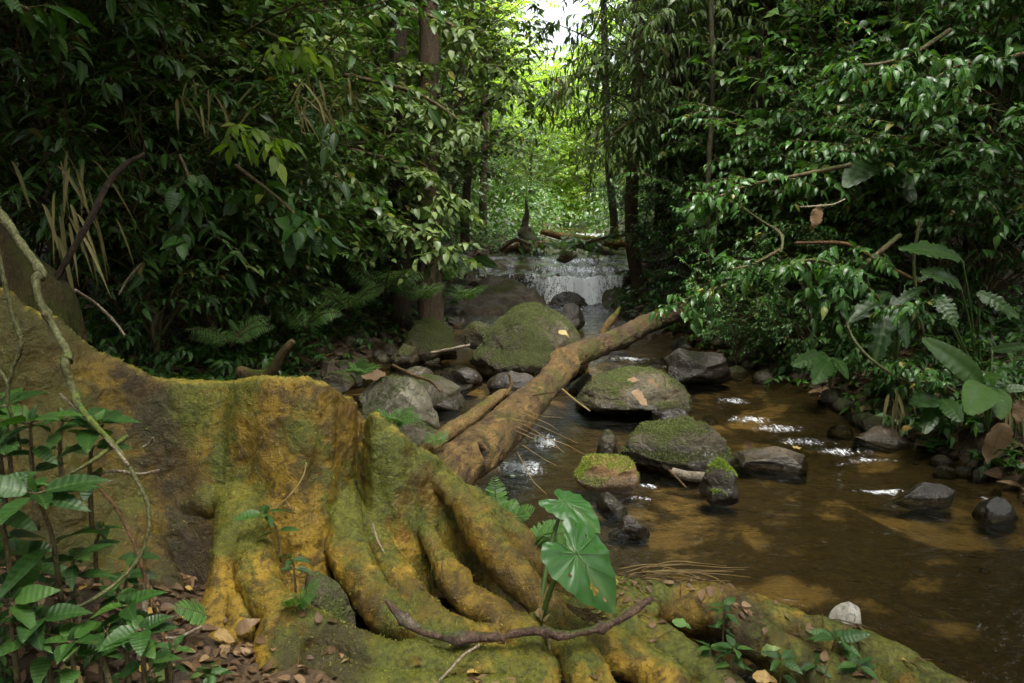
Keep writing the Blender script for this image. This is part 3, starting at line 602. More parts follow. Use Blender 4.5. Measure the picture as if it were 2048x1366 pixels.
under(link('twig', tube(tw, np.linspace(.010, .005, 14), 7).mesh('twig', stub_m)), log)
tw = smooth_path([P(1016, 795, Y=4.15), P(1050, 794, Y=4.2), P(1085, 788, Y=4.25), P(1110, 784, Y=4.3)], 14)
under(link('twig', tube(tw, np.linspace(.007, .003, 14), 6).mesh('twig', dark_moss_bark)), log)

# ------------------------------------------------------------------ leaves, shrubs, trees
def leaf_tpl(w=.42, seg=4, fold=.18, droop=.22, shape='lance', serr=0.0):
    """A unit-long leaf along +Y, normal +Z: midrib and two margins, folded and drooping."""
    t = np.linspace(0, 1, seg+1)
    if shape == 'lance': prof = np.sin(np.pi*t**.85)**.9*(1-.35*t)
    elif shape == 'ovate': prof = np.sin(np.pi*t**.7)**.8*(1-.2*t)
    elif shape == 'heart': prof = np.clip(np.sin(np.pi*np.clip(t*.86+.14, 0, 1)**.62), 0, 1)**.75
    else: prof = np.sin(np.pi*t**.95)**.6
    prof = prof/prof.max()*w*.5; prof[-1] = 0; prof[0] = max(prof[0], 0.012) if shape != 'heart' else prof[0]
    V, uv = [], []
    for i, (a, p) in enumerate(zip(t, prof)):
        z = -droop*a*a
        sr = serr*(1 if i % 2 else -1)*p
        for sx in (-1, 0, 1):
            V.append((sx*(p+sr), a - .05*abs(sx)*(i > 0), z + fold*abs(sx)*p*2)); uv.append((sx*p, a))
    Q = []
    for i in range(seg):
        b = i*3; Q += [(b, b+1, b+4, b+3), (b+1, b+2, b+5, b+4)]
    return np.array(V), [np.array(Q)], np.array(uv)
LF = {'ovate': leaf_tpl(.55, 4, .16, .18, 'ovate'), 'lance': leaf_tpl(.34, 4, .2, .3, 'lance'), 'glossy': leaf_tpl(.46, 4, .25, .38, 'lance'), 'long': leaf_tpl(.24, 4, .2, .4, 'lance'),
      'small': leaf_tpl(.5, 2, .15, .15, 'ovate'), 'big': leaf_tpl(.40, 9, .14, .22, 'lance', .05), 'bigov': leaf_tpl(.58, 10, .15, .25, 'ovate', .03), 'broad': leaf_tpl(.42, 14, .10, .30, 'oblong', .04)}
def orient(axis_, up):
    y = nrm(axis_); z = nrm(up - y*np.sum(up*y, -1, keepdims=True)); x = np.cross(y, z); return np.stack([x, y, z], -1)
def sprays(p0, d, ln, nl, tpl, size, r, gl, gw, droop=.25, tw=.004, pair=False, side_w=.85, ldroop=.35, rnd_lo=0, rnd_hi=1, two=False):
    """Leafy twigs: starts p0 (N,3), directions d, lengths ln; nl leaves along each."""
    N_ = len(p0); K = 5; s = np.linspace(0, 1, K)
    crv = p0[:, None] + d[:, None]*(ln[:, None]*s[None])[..., None] + A(0, 0, -1)*(droop*ln[:, None]*s[None]**2)[..., None]
    crv = crv + .04*ln[:, None, None]*r.normal(size=(N_, K, 3))*s[None, :, None]
    tubes_many(crv, tw, tw*.4, 3, gw, .3)
    u = (np.arange(nl)+.6+r.uniform(-.25, .25, (N_, nl)))/nl; u = np.clip(.12+.9*u, 0, 1)
    p = p0[:, None] + d[:, None]*(ln[:, None]*u)[..., None] + A(0, 0, -1)*(droop*ln[:, None]*u**2)[..., None]
    T = nrm(d[:, None] + A(0, 0, -2)*(droop*u)[..., None])
    sd = nrm(np.cross(T, A(0, 0, 1) + .2*r.normal(size=(N_, nl, 3))))
    sg = np.where(np.arange(nl) % 2, 1., -1.)[None, :, None]
    last = (np.arange(nl) == nl-1)[None, :, None]
    ax = T*np.where(last, 1., .55) + sd*sg*np.where(last, .1, side_w) + r.normal(size=p.shape)*.22 + A(0, 0, -ldroop)*r.uniform(.3, 1.3, (N_, nl, 1))
    up = A(0, 0, 1) + r.normal(size=p.shape)*.38
    L = size*r.uniform(.62, 1.2, (N_, nl))
    M = orient(ax.reshape(-1, 3), up.reshape(-1, 3))*L.reshape(-1, 1, 1)
    gl.inst(tpl, M, p.reshape(-1, 3), r.uniform(rnd_lo, rnd_hi, N_*nl))
def crown(seed, H, RX, tpl, size, nb=40, nt=6, nl=11, tl=(.35, .7), base=.10, droop=.25, trunk=.03, pale=0, lean=0, zc=.6, bowed=.15, ldroop=.35, shell=.45, tw=.004):
    """A shrub or small tree as (wood, leaves): a stem, arching branches to points spread through the crown, leafy twigs along them."""
    r = np.random.default_rng(seed); gw, gl = Geo(), Geo()
    ax = smooth_path([(0, 0, -.15), (.1*lean, .04, H*.3), (.45*lean, -.03, H*.6), (lean, 0, H*.97)], 24)
    tube(ax + .02*r.normal(size=ax.shape)*A(1, 1, 0), np.linspace(trunk, trunk*.25, 24), 7, gw)
    e = r.normal(size=(nb, 3)); e = nrm(e)*(shell + (1-shell)*r.random((nb, 1)))**.6*np.array([RX, RX, H*(1-zc)*1.02]) + A(lean*.6, 0, H*zc)
    e[:, 2] = np.clip(e[:, 2], base*H*.6, None)
    h0 = np.clip(e[:, 2] - r.uniform(.1, .4, nb)*H, .08*H, .93*H); p0 = np.stack([np.interp(h0, ax[:, 2], ax[:, k]) for k in range(3)], -1)
    s = np.linspace(0, 1, 8)[None, :, None]; mid = (p0+e)/2 + A(0, 0, 1)*(bowed*np.linalg.norm(e-p0, axis=1))[:, None] + .06*RX*r.normal(size=e.shape)
    br = p0[:, None]*(1-s)**2 + 2*mid[:, None]*s*(1-s) + e[:, None]*s**2
    tubes_many(br, trunk*.38, trunk*.1, 4, gw)
    t = r.uniform(.35, 1, (nb, nt)); t[:, -1] = 1; t3 = t[..., None]
    q = p0[:, None]*(1-t3)**2 + 2*mid[:, None]*t3*(1-t3) + e[:, None]*t3**2; out = nrm(e-p0)
    d = nrm(out[:, None]*.7 + nrm(r.normal(size=q.shape))*A(1, 1, .55)*.9 + A(0, 0, -.05)); N_ = nb*nt
    sprays(q.reshape(-1, 3), d.reshape(-1, 3), r.uniform(*tl, N_), nl, tpl, size, r, gl, gw, droop, tw, ldroop=ldroop)
    return gw, gl
M_ = {
 'pale': leaf_mat('pale_sage_leaves', (.042, .082, .017), (.105, .168, .045), (.22, .285, .10), .46, .38, .28, (.35, .30, .06), .99),
 'deep': leaf_mat('deep_green_leaves', (.014, .046, .008), (.031, .092, .014), (.062, .152, .022), .42, .35, .25, (.14, .09, .02), .988),
 'gloss': leaf_mat('glossy_drip_tip_leaves', (.017, .058, .012), (.038, .120, .022), (.088, .20, .04), .36, .42, .28, (.22, .20, .03), .985),
 'olive': leaf_mat('olive_drooping_leaves', (.028, .054, .010), (.054, .102, .019), (.112, .17, .042), .42, .4, .3, (.18, .11, .03), .985),
 'fresh': leaf_mat('fresh_glow_leaves', (.08, .15, .018), (.18, .28, .034), (.33, .42, .07), .45, .35, .55, (.3, .28, .04), .985),  # leaf colour brightened to carry the glow of the far gap
 'mid': leaf_mat('mid_green_leaves', (.022, .062, .012), (.052, .125, .022), (.108, .205, .04), .36, .5, .32, (.16, .12, .02), .985),
 'herb': leaf_mat('serrated_herb_leaves', (.015, .042, .008), (.028, .078, .014), (.06, .135, .022), .42, .38, .3, (.20, .22, .03), .97, .4, (.07, .14, .035)),
 'broad': leaf_mat('broad_ribbed_leaves', (.024, .064, .014), (.045, .10, .022), (.08, .155, .03), .38, .42, .35, (.20, .20, .03), .97, .45, (.08, .15, .035)),
 'fern': leaf_mat('fern_fronds', (.03, .085, .02), (.06, .15, .03), (.11, .23, .045), .5, .35, .35, (.2, .24, .04), .97),
 'dead': leaf_mat('dead_brown_leaves', (.045, .026, .013), (.11, .065, .030), (.24, .16, .085), .6, .3, .1, (.40, .27, .05), .96, .25, (.16, .10, .05)),
 'straw': leaf_mat('dry_straw', (.16, .11, .05), (.28, .20, .085), (.42, .32, .16), .55, .3, .15, (.4, .3, .1), .99),
}
bark_m = bark_mat('brown_bark', (.060, .042, .025), (.15, .105, .062), moss_amt=.45)
bark_grey = bark_mat('greenish_grey_bark', (.06, .055, .03), (.14, .125, .07), moss_amt=.55)
bark_dark = bark_mat('dark_bark', (.028, .020, .012), (.06, .043, .024), moss_amt=.3)
twig_m = bark_mat('twig_bark', (.09, .07, .03), (.19, .15, .07), moss_amt=.5, fine=120)
SP = {}
LF['round'] = leaf_tpl(.66, 5, .12, .14, 'ovate')
def species(key, mat, wood, nvar, **kw):
    SP[key] = []
    for v in range(nvar):
        gw, gl = crown(sum(map(ord, key))*7 + v*31, **kw); SP[key].append((gw.mesh(key+'_wood', wood), gl.mesh(key+'_leaves', M_[mat])))
species('sage_shrub', 'pale', twig_m, 3, H=3.4, RX=1.5, tpl=LF['ovate'], size=.095, nb=60, nt=7, nl=11, trunk=.03, zc=.58)
species('lance_shrub', 'deep', twig_m, 2, H=2.6, RX=1.25, tpl=LF['lance'], size=.10, nb=42, nt=6, nl=10, trunk=.025, ldroop=.35, droop=.3)
species('gloss_shrub', 'gloss', twig_m, 3, H=2.5, RX=1.3, tpl=LF['glossy'], size=.068, nb=48, nt=7, nl=12, trunk=.022, ldroop=.4, tl=(.25, .55))
species('round_shrub', 'mid', twig_m, 2, H=3.0, RX=1.3, tpl=LF['round'], size=.105, nb=40, nt=6, nl=9, trunk=.025, tl=(.3, .7))
species('olive_tree', 'olive', bark_dark, 2, H=4.2, RX=1.8, tpl=LF['long'], size=.125, nb=64, nt=7, nl=13, trunk=.05, zc=.62, ldroop=.8, droop=.4)
species('olive_lean', 'olive', bark_dark, 1, H=3.9, RX=1.35, tpl=LF['long'], size=.12, nb=46, nt=7, nl=13, trunk=.04, zc=.72, ldroop=.8, droop=.45, lean=-1.7)
species('sage_lean', 'pale', twig_m, 1, H=3.7, RX=1.1, tpl=LF['ovate'], size=.095, nb=40, nt=7, nl=11, trunk=.03, zc=.72, lean=1.3)
species('young_tree', 'mid', bark_grey, 3, H=5.0, RX=1.9, tpl=LF['small'], size=.085, nb=85, nt=7, nl=14, trunk=.05, zc=.56, tl=(.4, .85))
species('bright_tree', 'fresh', bark_grey, 2, H=6.5, RX=2.6, tpl=LF['small'], size=.14, nb=90, nt=7, nl=14, trunk=.07, zc=.55, tl=(.5, 1.0))
species('low_plant', 'mid', twig_m, 2, H=.7, RX=.55, tpl=LF['small'], size=.075, nb=22, nt=4, nl=8, trunk=.008, tl=(.12, .25), tw=.002)
species('canopy', 'mid', bark_dark, 2, H=4.5, RX=3.2, tpl=LF['small'], size=.24, nb=95, nt=7, nl=14, trunk=.09, zc=.5, tl=(.7, 1.3))

def plant(name, label, cat, key, var, x, y, rz=0, sc=1, group=None, z=None, parts=('stem', 'foliage')):
    w, l = SP[key][var % len(SP[key])]
    t = thing(name, label, cat, (x, y, (float(ground_z(x, y)) if z is None else z) - .03), rz, group, sc)
    link(parts[0], w, t); link(parts[1], l, t); return t
def at(px, Y): return (px-1024)/FPX*Y           # sideways place of a photo column at distance Y (near enough at eye level)

wd, lv = SP['canopy'][0]
for nm, me in (('branches', wd), ('crown', lv)): o = link(nm, me, tree, (-.1, .3, 4.1), 2.0, 1.0)

# ---- shrubs and small trees on the left bank
GL, GR = 'shrubs crowding the left bank', 'shrubs crowding the right bank'
for k, (key, var, px, Y, rz, sc, lab) in enumerate([
    ('sage_shrub', 0, 690, 9.4, .3, 1.0, 'pale sage-leaved shrub leaning out beside the brown trunk at the left edge of the gap'),
    ('sage_shrub', 1, 570, 8.2, 1.9, 1.05, 'pale-leaved shrub, well lit, left of the straight brown trunk'),
    ('sage_shrub', 2, 420, 7.4, 4.0, 1.1, 'pale-leaved shrub above the dry hanging grass on the left bank'),
    ('sage_shrub', 0, 640, 11.2, 2.6, 1.35, 'tall pale-leaved shrub behind the straight brown trunk'),
    ('sage_shrub', 1, 500, 9.8, 5.0, 1.45, 'tall pale-leaved shrub reaching the top edge left of the brown trunk'),
    ('sage_lean', 0, 800, 9.6, 0, 1.0, 'pale-leaved shrub leaning into the gap before the straight brown trunk'),
    ('lance_shrub', 0, 300, 5.7, .5, .92, 'dark shrub with long drooping leaves, nearest on the left bank'),
    ('lance_shrub', 1, 430, 6.3, 2.2, .85, 'dark lance-leaved shrub hanging over the forked dead branch'),
    ('lance_shrub', 0, 120, 5.4, 3.4, 1.1, 'dark lance-leaved shrub in shade behind the dead cane leaves'),
    ('lance_shrub', 1, 400, 6.6, 4.4, 1.5, 'large dark lance-leaved shrub rising into the upper left shade'),
    ('lance_shrub', 0, 60, 5.8, 1.2, 1.5, 'large dark shrub behind the mossy trunk at the left edge'),
    ('young_tree', 0, 300, 9.5, .2, 1.0, 'small tree with fine leaves deep in the upper left shade'),
    ('young_tree', 1, 120, 8.0, 2.0, 1.1, 'small fine-leaved tree in the darkest upper left corner'),
    ('young_tree', 2, 500, 11.5, 3.0, 1.1, 'fine-leaved tree behind the pale shrubs of the left bank'),
    ('round_shrub', 0, 480, 6.9, 1.0, .9, 'round-leaved shrub between the dark lance-leaved and the pale-leaved shrubs of the left bank'),
    ('round_shrub', 1, 240, 6.6, 2.0, 1.2, 'round-leaved shrub in deep shade behind the dead cane clump'),
    ('round_shrub', 1, 720, 9.0, 3.0, .7, 'low round-leaved shrub behind the ferns of the left bank'),
    ('gloss_shrub', 0, 690, 8.6, 3.0, .55, 'low glossy shrub at the foot of the pale shrubs on the left bank'),
    ('gloss_shrub', 1, 830, 10.2, 1.0, .6, 'low glossy shrub beside the fronds left of the cascade'),
    ('young_tree', 0, 800, 15.0, 1.0, 1.0, 'slim green tree left of the upturned stump'),
    ('young_tree', 2, 730, 16.0, 4.4, 1.25, 'green tree standing between the leaning grey stem and the brown trunk'),
    ('young_tree', 1, 640, 13.5, 5.1, 1.2, 'green tree filling the gap behind the tall pale shrubs'),
    ('gloss_shrub', 2, 930, 16.0, .4, .7, 'small glossy bush right beside the upturned stump'),
]): plant('shrub' if 'shrub' in key else 'small_tree', lab, 'shrub' if 'shrub' in key else 'tree', key, var, at(px, Y), Y, rz, sc, GL)
# ---- right bank
for k, (key, var, px, Y, rz, sc, lab) in enumerate([
    ('gloss_shrub', 0, 1510, 8.2, .3, .95, 'glossy shrub whose twigs hang over the far end of the fallen log'),
    ('gloss_shrub', 1, 1680, 7.4, 1.5, 1.05, 'glossy shrub behind the hanging dead brown leaf'),
    ('gloss_shrub', 2, 1830, 7.0, 2.8, 1.15, 'glossy shrub above the torn broad leaves on the right bank'),
    ('gloss_shrub', 0, 1960, 6.4, 4.2, 1.2, 'glossy shrub in the shade before the big dark trunk'),
    ('gloss_shrub', 1, 2120, 5.8, 5.5, 1.2, 'glossy shrub at the right edge above the broad-leaved plants'),
    ('gloss_shrub', 2, 1400, 9.6, .9, .9, 'glossy bush beside the waterfall on its right'),
    ('olive_lean', 0, 1480, 9.0, 0, 1.0, 'narrow-leaved tree leaning out over the stream from the right, its drooping leaves against the gap'),
    ('olive_tree', 0, 1530, 9.8, .5, 1.15, 'tree with drooping narrow olive leaves right of the bright gap'),
    ('olive_tree', 1, 1690, 9.0, 2.0, 1.2, 'dark-stemmed tree with grey-olive narrow leaves above the pale curled leaf'),
    ('olive_tree', 0, 1380, 11.8, 3.6, .9, 'narrow-leaved tree overhanging the waterfall'),
    ('young_tree', 0, 1700, 9.8, 2.4, 1.1, 'fine-leaved tree behind the pale curled leaf on the right'),
    ('young_tree', 1, 1850, 8.8, .2, 1.1, 'fine-leaved tree left of the big dark trunk'),
    ('young_tree', 2, 2000, 8.4, 1.0, 1.2, 'fine-leaved tree behind the big dark trunk at the right edge'),
    ('young_tree', 1, 1580, 12.5, 3.1, 1.15, 'fine-leaved tree behind the drooping olive leaves'),
    ('young_tree', 2, 1450, 14.5, 4.0, 1.1, 'slim green tree on the right bank above the falls'),
    ('young_tree', 0, 1370, 16.5, 5.0, 1.0, 'slim green tree right of the small upper fall'),
    ('round_shrub', 0, 1640, 8.0, 1.0, 1.1, 'round-leaved shrub behind the glossy shrubs on the right bank'),
    ('round_shrub', 1, 1870, 7.4, 2.4, 1.15, 'round-leaved shrub at the foot of the big dark trunk'),
    ('gloss_shrub', 0, 1480, 7.2, 4.0, .5, 'low glossy bush in dark shade behind the shadowed brown boulder'),
    ('gloss_shrub', 2, 1620, 6.6, 5.0, .5, 'low glossy bush on the dark right shore below the arching twig'),
    ('young_tree', 1, 1750, 12.5, .6, 1.3, 'tall fine-leaved tree far back on the right'),
    ('young_tree', 2, 1960, 11.5, 2.2, 1.4, 'tall fine-leaved tree in the upper right background'),
    ('gloss_shrub', 1, 1290, 12.5, 2.0, .6, 'small glossy bush behind the mossy ledge stone'),
]): plant('shrub' if 'shrub' in key else 'small_tree', lab, 'shrub' if 'shrub' in key else 'tree', key, var, at(px, Y), Y, rz, sc, GR)
# ---- the bright end of the gap
for k, (key, var, px, Y, rz, sc, lab) in enumerate([
    ('bright_tree', 0, 1090, 30, .3, 1.0, 'round sunlit tree closing the far end of the stream gap'),
    ('bright_tree', 1, 1190, 27, 1.4, .75, 'bright green bush right of the round sunlit tree at the end of the gap'),
    ('bright_tree', 1, 900, 26, 2.4, .95, 'bright leafy tree at the left side of the far gap'),
    ('young_tree', 0, 1060, 22, 3.3, .55, 'dark-stemmed small tree over the small upper fall'),
    ('bright_tree', 0, 1400, 25, 4.1, .9, 'bright leafy tree behind the thin stems right of the gap'),
    ('young_tree', 2, 985, 20, 5.2, .6, 'fine green tree behind the upturned stump'),
    ('bright_tree', 1, 900, 22, .9, 1.1, 'bright leafy tree behind the leaning grey stem'),
    ('young_tree', 1, 1230, 23, 1.9, .5, 'low green bush on the far right side of the upper stream'),
]): plant('gap_tree', lab, 'tree', key, var, at(px, Y), Y, rz, sc, 'trees at the bright end of the gap', parts=('trunk', 'crown'))

# ---- tree trunks that show among the leaves; each carries a crown above the picture
def trunk_tree(label, pts, mat, key=None, var=0, csc=1, cz=None, ns=14, wob=.12, cat='tree', name='tree', group=None, off=(0, 0)):
    """pts rows (px, py, distance, radius px)"""
    w = smooth_path(np.array([[*P(a, b, Y=d), r/FPX*d] for a, b, d, r in pts]), 50); gz = float(ground_z(w[0, 0], w[0, 1]))
    if w[0, 2] > gz: w = np.vstack([[*w[0, :2], gz - .15, w[0, 3]*1.25], [*w[0, :2], gz + .1, w[0, 3]*1.1], [*w[0, :2], (w[0, 2]+gz)/2 + .05, w[0, 3]*1.05], w]) if w[0, 2] > gz + .25 else np.vstack([[*w[0, :2], gz - .15, w[0, 3]*1.3], w])
    t = thing(name, label, cat, tuple(w[0, :3]), 0, group)
    c = w.copy(); c[:, :3] -= w[0, :3]
    o = link('trunk', tube(c[:, :3], c[:, 3], ns, wob=wob, seed=len(label)).mesh('trunk', mat), t)
    if key:
        wd, lv = SP[key][var]; top = c[-1, :3]
        z = (cz if cz is not None else w[-1, 2]) - w[0, 2]
        link('branches', wd, t, (top[0]+off[0], top[1]+off[1], z-.3), len(label)*.7, csc); link('crown', lv, t, (top[0]+off[0], top[1]+off[1], z-.3), len(label)*.7, csc)
    return t
trunk_tree('straight brown tree trunk rising to the top beside the left side of the gap', [(860, 540, 9.0, 24), (856, 300, 9.0, 20), (859, 100, 9.0, 19), (856, -60, 9.0, 18), (852, -700, 9.0, 14)], bark_m, 'canopy', 0, 1.2, off=(-1.5, 0))
trunk_tree('slim brown tree trunk half hidden in pale leaves left of the straight brown trunk', [(800, 540, 8.9, 20), (795, 300, 8.9, 17), (798, 80, 8.9, 16), (800, -60, 8.9, 15), (800, -600, 8.9, 12)], bark_dark, 'canopy', 1, 1.2, off=(-1.5, 1))
trunk_tree('leaning grey-green stem left of the far gap', [(900, 330, 15, 11), (918, 200, 15, 9), (935, 60, 15, 8), (945, -80, 15, 7), (950, -500, 15, 5)], bark_grey)
trunk_tree('thin upright stem in front of the leaning grey-green stem', [(966, 400, 16, 8), (970, 260, 16, 7), (964, 120, 16, 6), (968, -80, 16, 5)], bark_m)
trunk_tree('slender dark trunk standing right beside the waterfall', [(1283, 590, 10.2, 15), (1268, 520, 10.3, 13), (1262, 440, 10.4, 13), (1268, 300, 10.4, 12), (1276, 160, 10.4, 12), (1280, -60, 10.4, 11), (1290, -500, 10.4, 8)], bark_m, 'canopy', 0, 1.0, off=(2.2, .6))
trunk_tree('thin pale stem between the far gap and the slender dark trunk', [(1228, 440, 14, 8), (1216, 320, 14, 7), (1212, 200, 14, 7), (1206, -60, 14, 6)], bark_grey)
trunk_tree('dark stem right behind the slender trunk by the waterfall', [(1325, 470, 12.5, 18), (1330, 300, 12.5, 16), (1336, 100, 12.5, 15), (1340, -60, 12.5, 14), (1350, -500, 12.5, 10)], bark_dark, 'canopy', 1, 1.1, off=(2.4, 1))
trunk_tree('thin black forked stem among the drooping olive leaves', [(1514, 420, 8.5, 9), (1515, 260, 8.5, 8), (1517, 140, 8.5, 8), (1528, 30, 8.5, 6), (1535, -80, 8.5, 5)], bark_dark)
trunk_tree('short dark trunk behind the pale curled leaf', [(1655, 420, 9.2, 16), (1662, 260, 9.2, 14), (1668, 130, 9.2, 12), (1672, -80, 9.2, 10), (1680, -600, 9.2, 8)], bark_dark, 'canopy', 0, 1.1, off=(1.5, .5))
trunk_tree('big dark tree trunk near the right edge', [(1975, 640, 7.6, 44), (1968, 450, 7.6, 36), (1966, 250, 7.6, 33), (1972, 60, 7.6, 32), (1985, -80, 7.6, 30), (2000, -800, 7.6, 22)], bark_mat('dark_trunk_bark', (.035, .024, .012), (.085, .058, .022), moss_amt=.5), 'canopy', 1, 1.3, off=(1.0, 0))
trunk_tree('dark slanting stem left of the big dark trunk', [(1850, 520, 8.2, 13), (1840, 380, 8.2, 10), (1850, 220, 8.2, 9), (1846, -60, 8.2, 8)], bark_dark)
trunk_tree('curved dark branchlike stem bending toward the far gap', [(930, 440, 13, 9), (938, 330, 13, 8), (955, 235, 13, 7), (985, 200, 12.8, 6), (1025, 185, 12.6, 5), (1030, 165, 12.5, 3)], bark_dark)
trunk_tree('dark thin trunk in the shade of the upper left', [(470, 420, 9.4, 16), (478, 260, 9.4, 14), (486, 80, 9.4, 12), (490, -80, 9.4, 11), (495, -700, 9.4, 8)], bark_dark, 'canopy', 0, 1.25, off=(-1.4, 0))
trunk_tree('dark trunk deep in the upper left corner', [(140, 460, 7.5, 20), (150, 260, 7.5, 17), (150, 60, 7.5, 15), (150, -80, 7.5, 14), (150, -900, 7.5, 10)], bark_dark, 'canopy', 1, 1.3, off=(-.8, 0))
# trees added around and behind the camera to shade the banks
for k, (x, y, z, sc) in enumerate([(-4.2, .5, 2.6, 1.0), (3.9, 1.0, 2.9, 1.0), (-2.5, -3.5, 2.2, 1.1), (2.4, -4.0, 2.2, 1.1), (7.0, 3.6, 3.4, 1.1), (-4.6, 4.8, 3.3, 1.15), (-5.0, 7.4, 4.0, 1.0), (-5.2, 10.6, 4.9, 1.05), (5.6, 6.6, 4.0, 1.0), (5.8, 10.2, 4.9, 1.0), (-3.2, 14.0, 6.2, 1.1), (6.0, 14.0, 6.2, 1.1)]):
    t = thing('added_shade_tree', ['added shade tree beside the buttress tree', 'added shade tree on the right bank beside the viewer', 'added shade tree behind the viewer toward the left', 'added shade tree behind the viewer toward the right', 'added shade tree over the broad-leaved plants of the right bank', 'added shade tree over the dark left bank', 'tall added shade tree over the pale-leaved shrubs', 'tall added shade tree over the left end of the cascade', 'tall added shade tree over the glossy shrubs of the right bank', 'tall added shade tree over the right side of the waterfall', 'tall added shade tree over the left side of the upper stream', 'tall added shade tree over the right side of the upper stream'][k], 'tree', (x, y, float(ground_z(x, y)) - .05), k, 'shade trees added over both banks')
    link('trunk', tube([(0, 0, 0), (.05, 0, z*.5), (0, .06, z), (0, 0, z+1)], [.12, .1, .08, .06], 12, wob=.15).mesh('trunk', bark_grey), t)
    link('branches', SP['canopy'][k % 2][0], t, (0, 0, z), 0, sc); link('crown', SP['canopy'][k % 2][1], t, (0, 0, z), 0, sc)

# ------------------------------------------------------------------ ferns, herbs, broad leaves
def frond(L, W_, n, r, g, gw, base, d, up, droop=.35, tpl=None, rnd=(.1, .9)):
    """One pinnate frond: a bending rachis with paired leaflets."""
    tpl = tpl or LF['pinna']; s = np.linspace(0, 1, 14); d = nrm(np.asarray(d, float))
    c = base + d*(L*s)[:, None] + A(0, 0, -1)*(droop*L*s**2)[:, None]
    tube(c, np.linspace(.012*L, .003*L, 14), 5, gw, .4)
    u = np.linspace(.10, .99, n); p = base + d*(L*u)[:, None] + A(0, 0, -1)*(droop*L*u**2)[:, None]
    T = nrm(d + A(0, 0, -2)*(droop*u)[:, None]); up = nrm(np.asarray(up, float) + 0*T); S_ = nrm(np.cross(T, up)); Nn = np.cross(S_, T)
    ln = W_*np.sin(np.pi*(u*.86+.12)**.8)**.8*(1-.25*u) + .02*W_
    for sg in (-1, 1):
        ax = S_*sg + T*.38 + Nn*(-.10) + .06*r.normal(size=T.shape)
        g.inst(tpl, orient(ax, Nn + .12*r.normal(size=T.shape))*ln[:, None, None], p, r.uniform(*rnd, n))
LF['pinna'] = leaf_tpl(.24, 6, .08, .10, 'oblong', .22); LF['pinna2'] = leaf_tpl(.13, 3, .1, .2, 'lance')
def fern(label, base, fr, name='fern', group=None, mat='fern', W_=.32, n=18, tpl=None, cat='fern', sd=0):
    """fr rows: (tip point, droop); the fronds spring from one base point."""
    r = np.random.default_rng(sd + len(label)); t = thing(name, label, cat, tuple(base), 0, group)
    for tip, dr in fr:
        v = np.asarray(tip) - base; L = np.linalg.norm(v); d = v/L + A(0, 0, dr*1.0); g, gw = Geo(), Geo()
        up = A(0, -.55, 1)
        frond(L, W_*L, n, r, g, gw, A(0, 0, 0), d, up, dr, tpl)
        o = link('frond', g.mesh('frond', M_[mat]), t); link('stalk', gw.mesh('stalk', twig_m), o)
    return t
F = fern
F('bright upright fern frond standing on the root ridge below the log', P(992, 1030, Y=2.62), [(P(990, 948, Y=2.68), .05), (P(1030, 1000, Y=2.6), .3)], W_=.38, n=15)
F('green fern arching over the root behind the bright upright frond', P(1010, 1050, Y=2.66), [(P(1082, 1006, Y=2.62), .3), (P(1060, 1030, Y=2.5), .35), (P(1035, 985, Y=2.75), .25)], W_=.34)
F('wide fern spreading below the small elephant-ear leaf', P(1062, 1085, Y=2.5), [(P(1198, 1062, Y=2.42), .3), (P(1150, 1040, Y=2.6), .3), (P(1110, 1072, Y=2.3), .35)], W_=.34)
F('small dark fern on the stone wedged under the roots', P(590, 1215, Y=2.0), [(P(648, 1152, Y=1.98), .15), (P(575, 1190, Y=1.9), .3)], W_=.3, n=16)
F('single fern frond lying out left of the arching roots', P(420, 1235, Y=1.92), [(P(332, 1208, Y=1.84), .25)], W_=.36, n=16)
F('cluster of light ferns growing on the pale rock behind the root', P(790, 845, Y=3.3), [(P(740, 812, Y=3.25), .3), (P(838, 805, Y=3.3), .3), (P(800, 808, Y=3.4), .2), (P(770, 830, Y=3.1), .3), (P(855, 835, Y=3.2), .4)], W_=.3, n=14)
F('little fern on the low stone beside the broken end of the log', P(868, 888, Y=3.1), [(P(905, 852, Y=3.15), .3), (P(900, 880, Y=3.0), .4), (P(850, 862, Y=3.2), .2)], W_=.3, n=12)
F('small bushy fern on the mossy stone of the left shore', P(722, 748, Y=5.6), [(P(690, 718, Y=5.5), .3), (P(725, 706, Y=5.6), .2), (P(758, 722, Y=5.6), .3), (P(705, 735, Y=5.3), .4), (P(748, 740, Y=5.3), .4)], W_=.4, n=12)
for k, (px, py, Y, L, lab) in enumerate([(770, 585, 8.2, .75, 'tree-fern tuft in shade left of the cascade'), (880, 560, 9.2, .7, 'fern clump with arching fronds at the left end of the cascade'), (700, 620, 7.6, .6, 'fern clump in dark shade above the still pool'),
                                     (930, 600, 9.4, .5, 'low pale fern clump beside the foot of the cascade'), (1310, 560, 10.5, .6, 'fern clump right of the waterfall ledge'), (460, 690, 5.6, .5, 'dark fern clump below the long-leaved shrub'), (1120, 500, 13.6, .6, 'fern growing beside the far mossy log'), (610, 660, 6.6, .55, 'dark fern clump between the dead branch and the still pool'), (840, 600, 8.4, .5, 'fern clump above the rounded dark boulder')]):
    b = P(px, py, Y=Y); r = np.random.default_rng(300+k); fr = []
    for q in range(9):
        a = q*.7 + r.uniform(-.2, .2); l = L*r.uniform(.7, 1.1); fr.append((b + A(math.cos(a)*l*.85, math.sin(a)*l*.85, l*r.uniform(.25, .7)), r.uniform(.3, .6)))
    F(lab, b, fr, W_=.28, n=16, tpl=LF['pinna2'], name='fern_clump', group='fern clumps on the banks', sd=k)

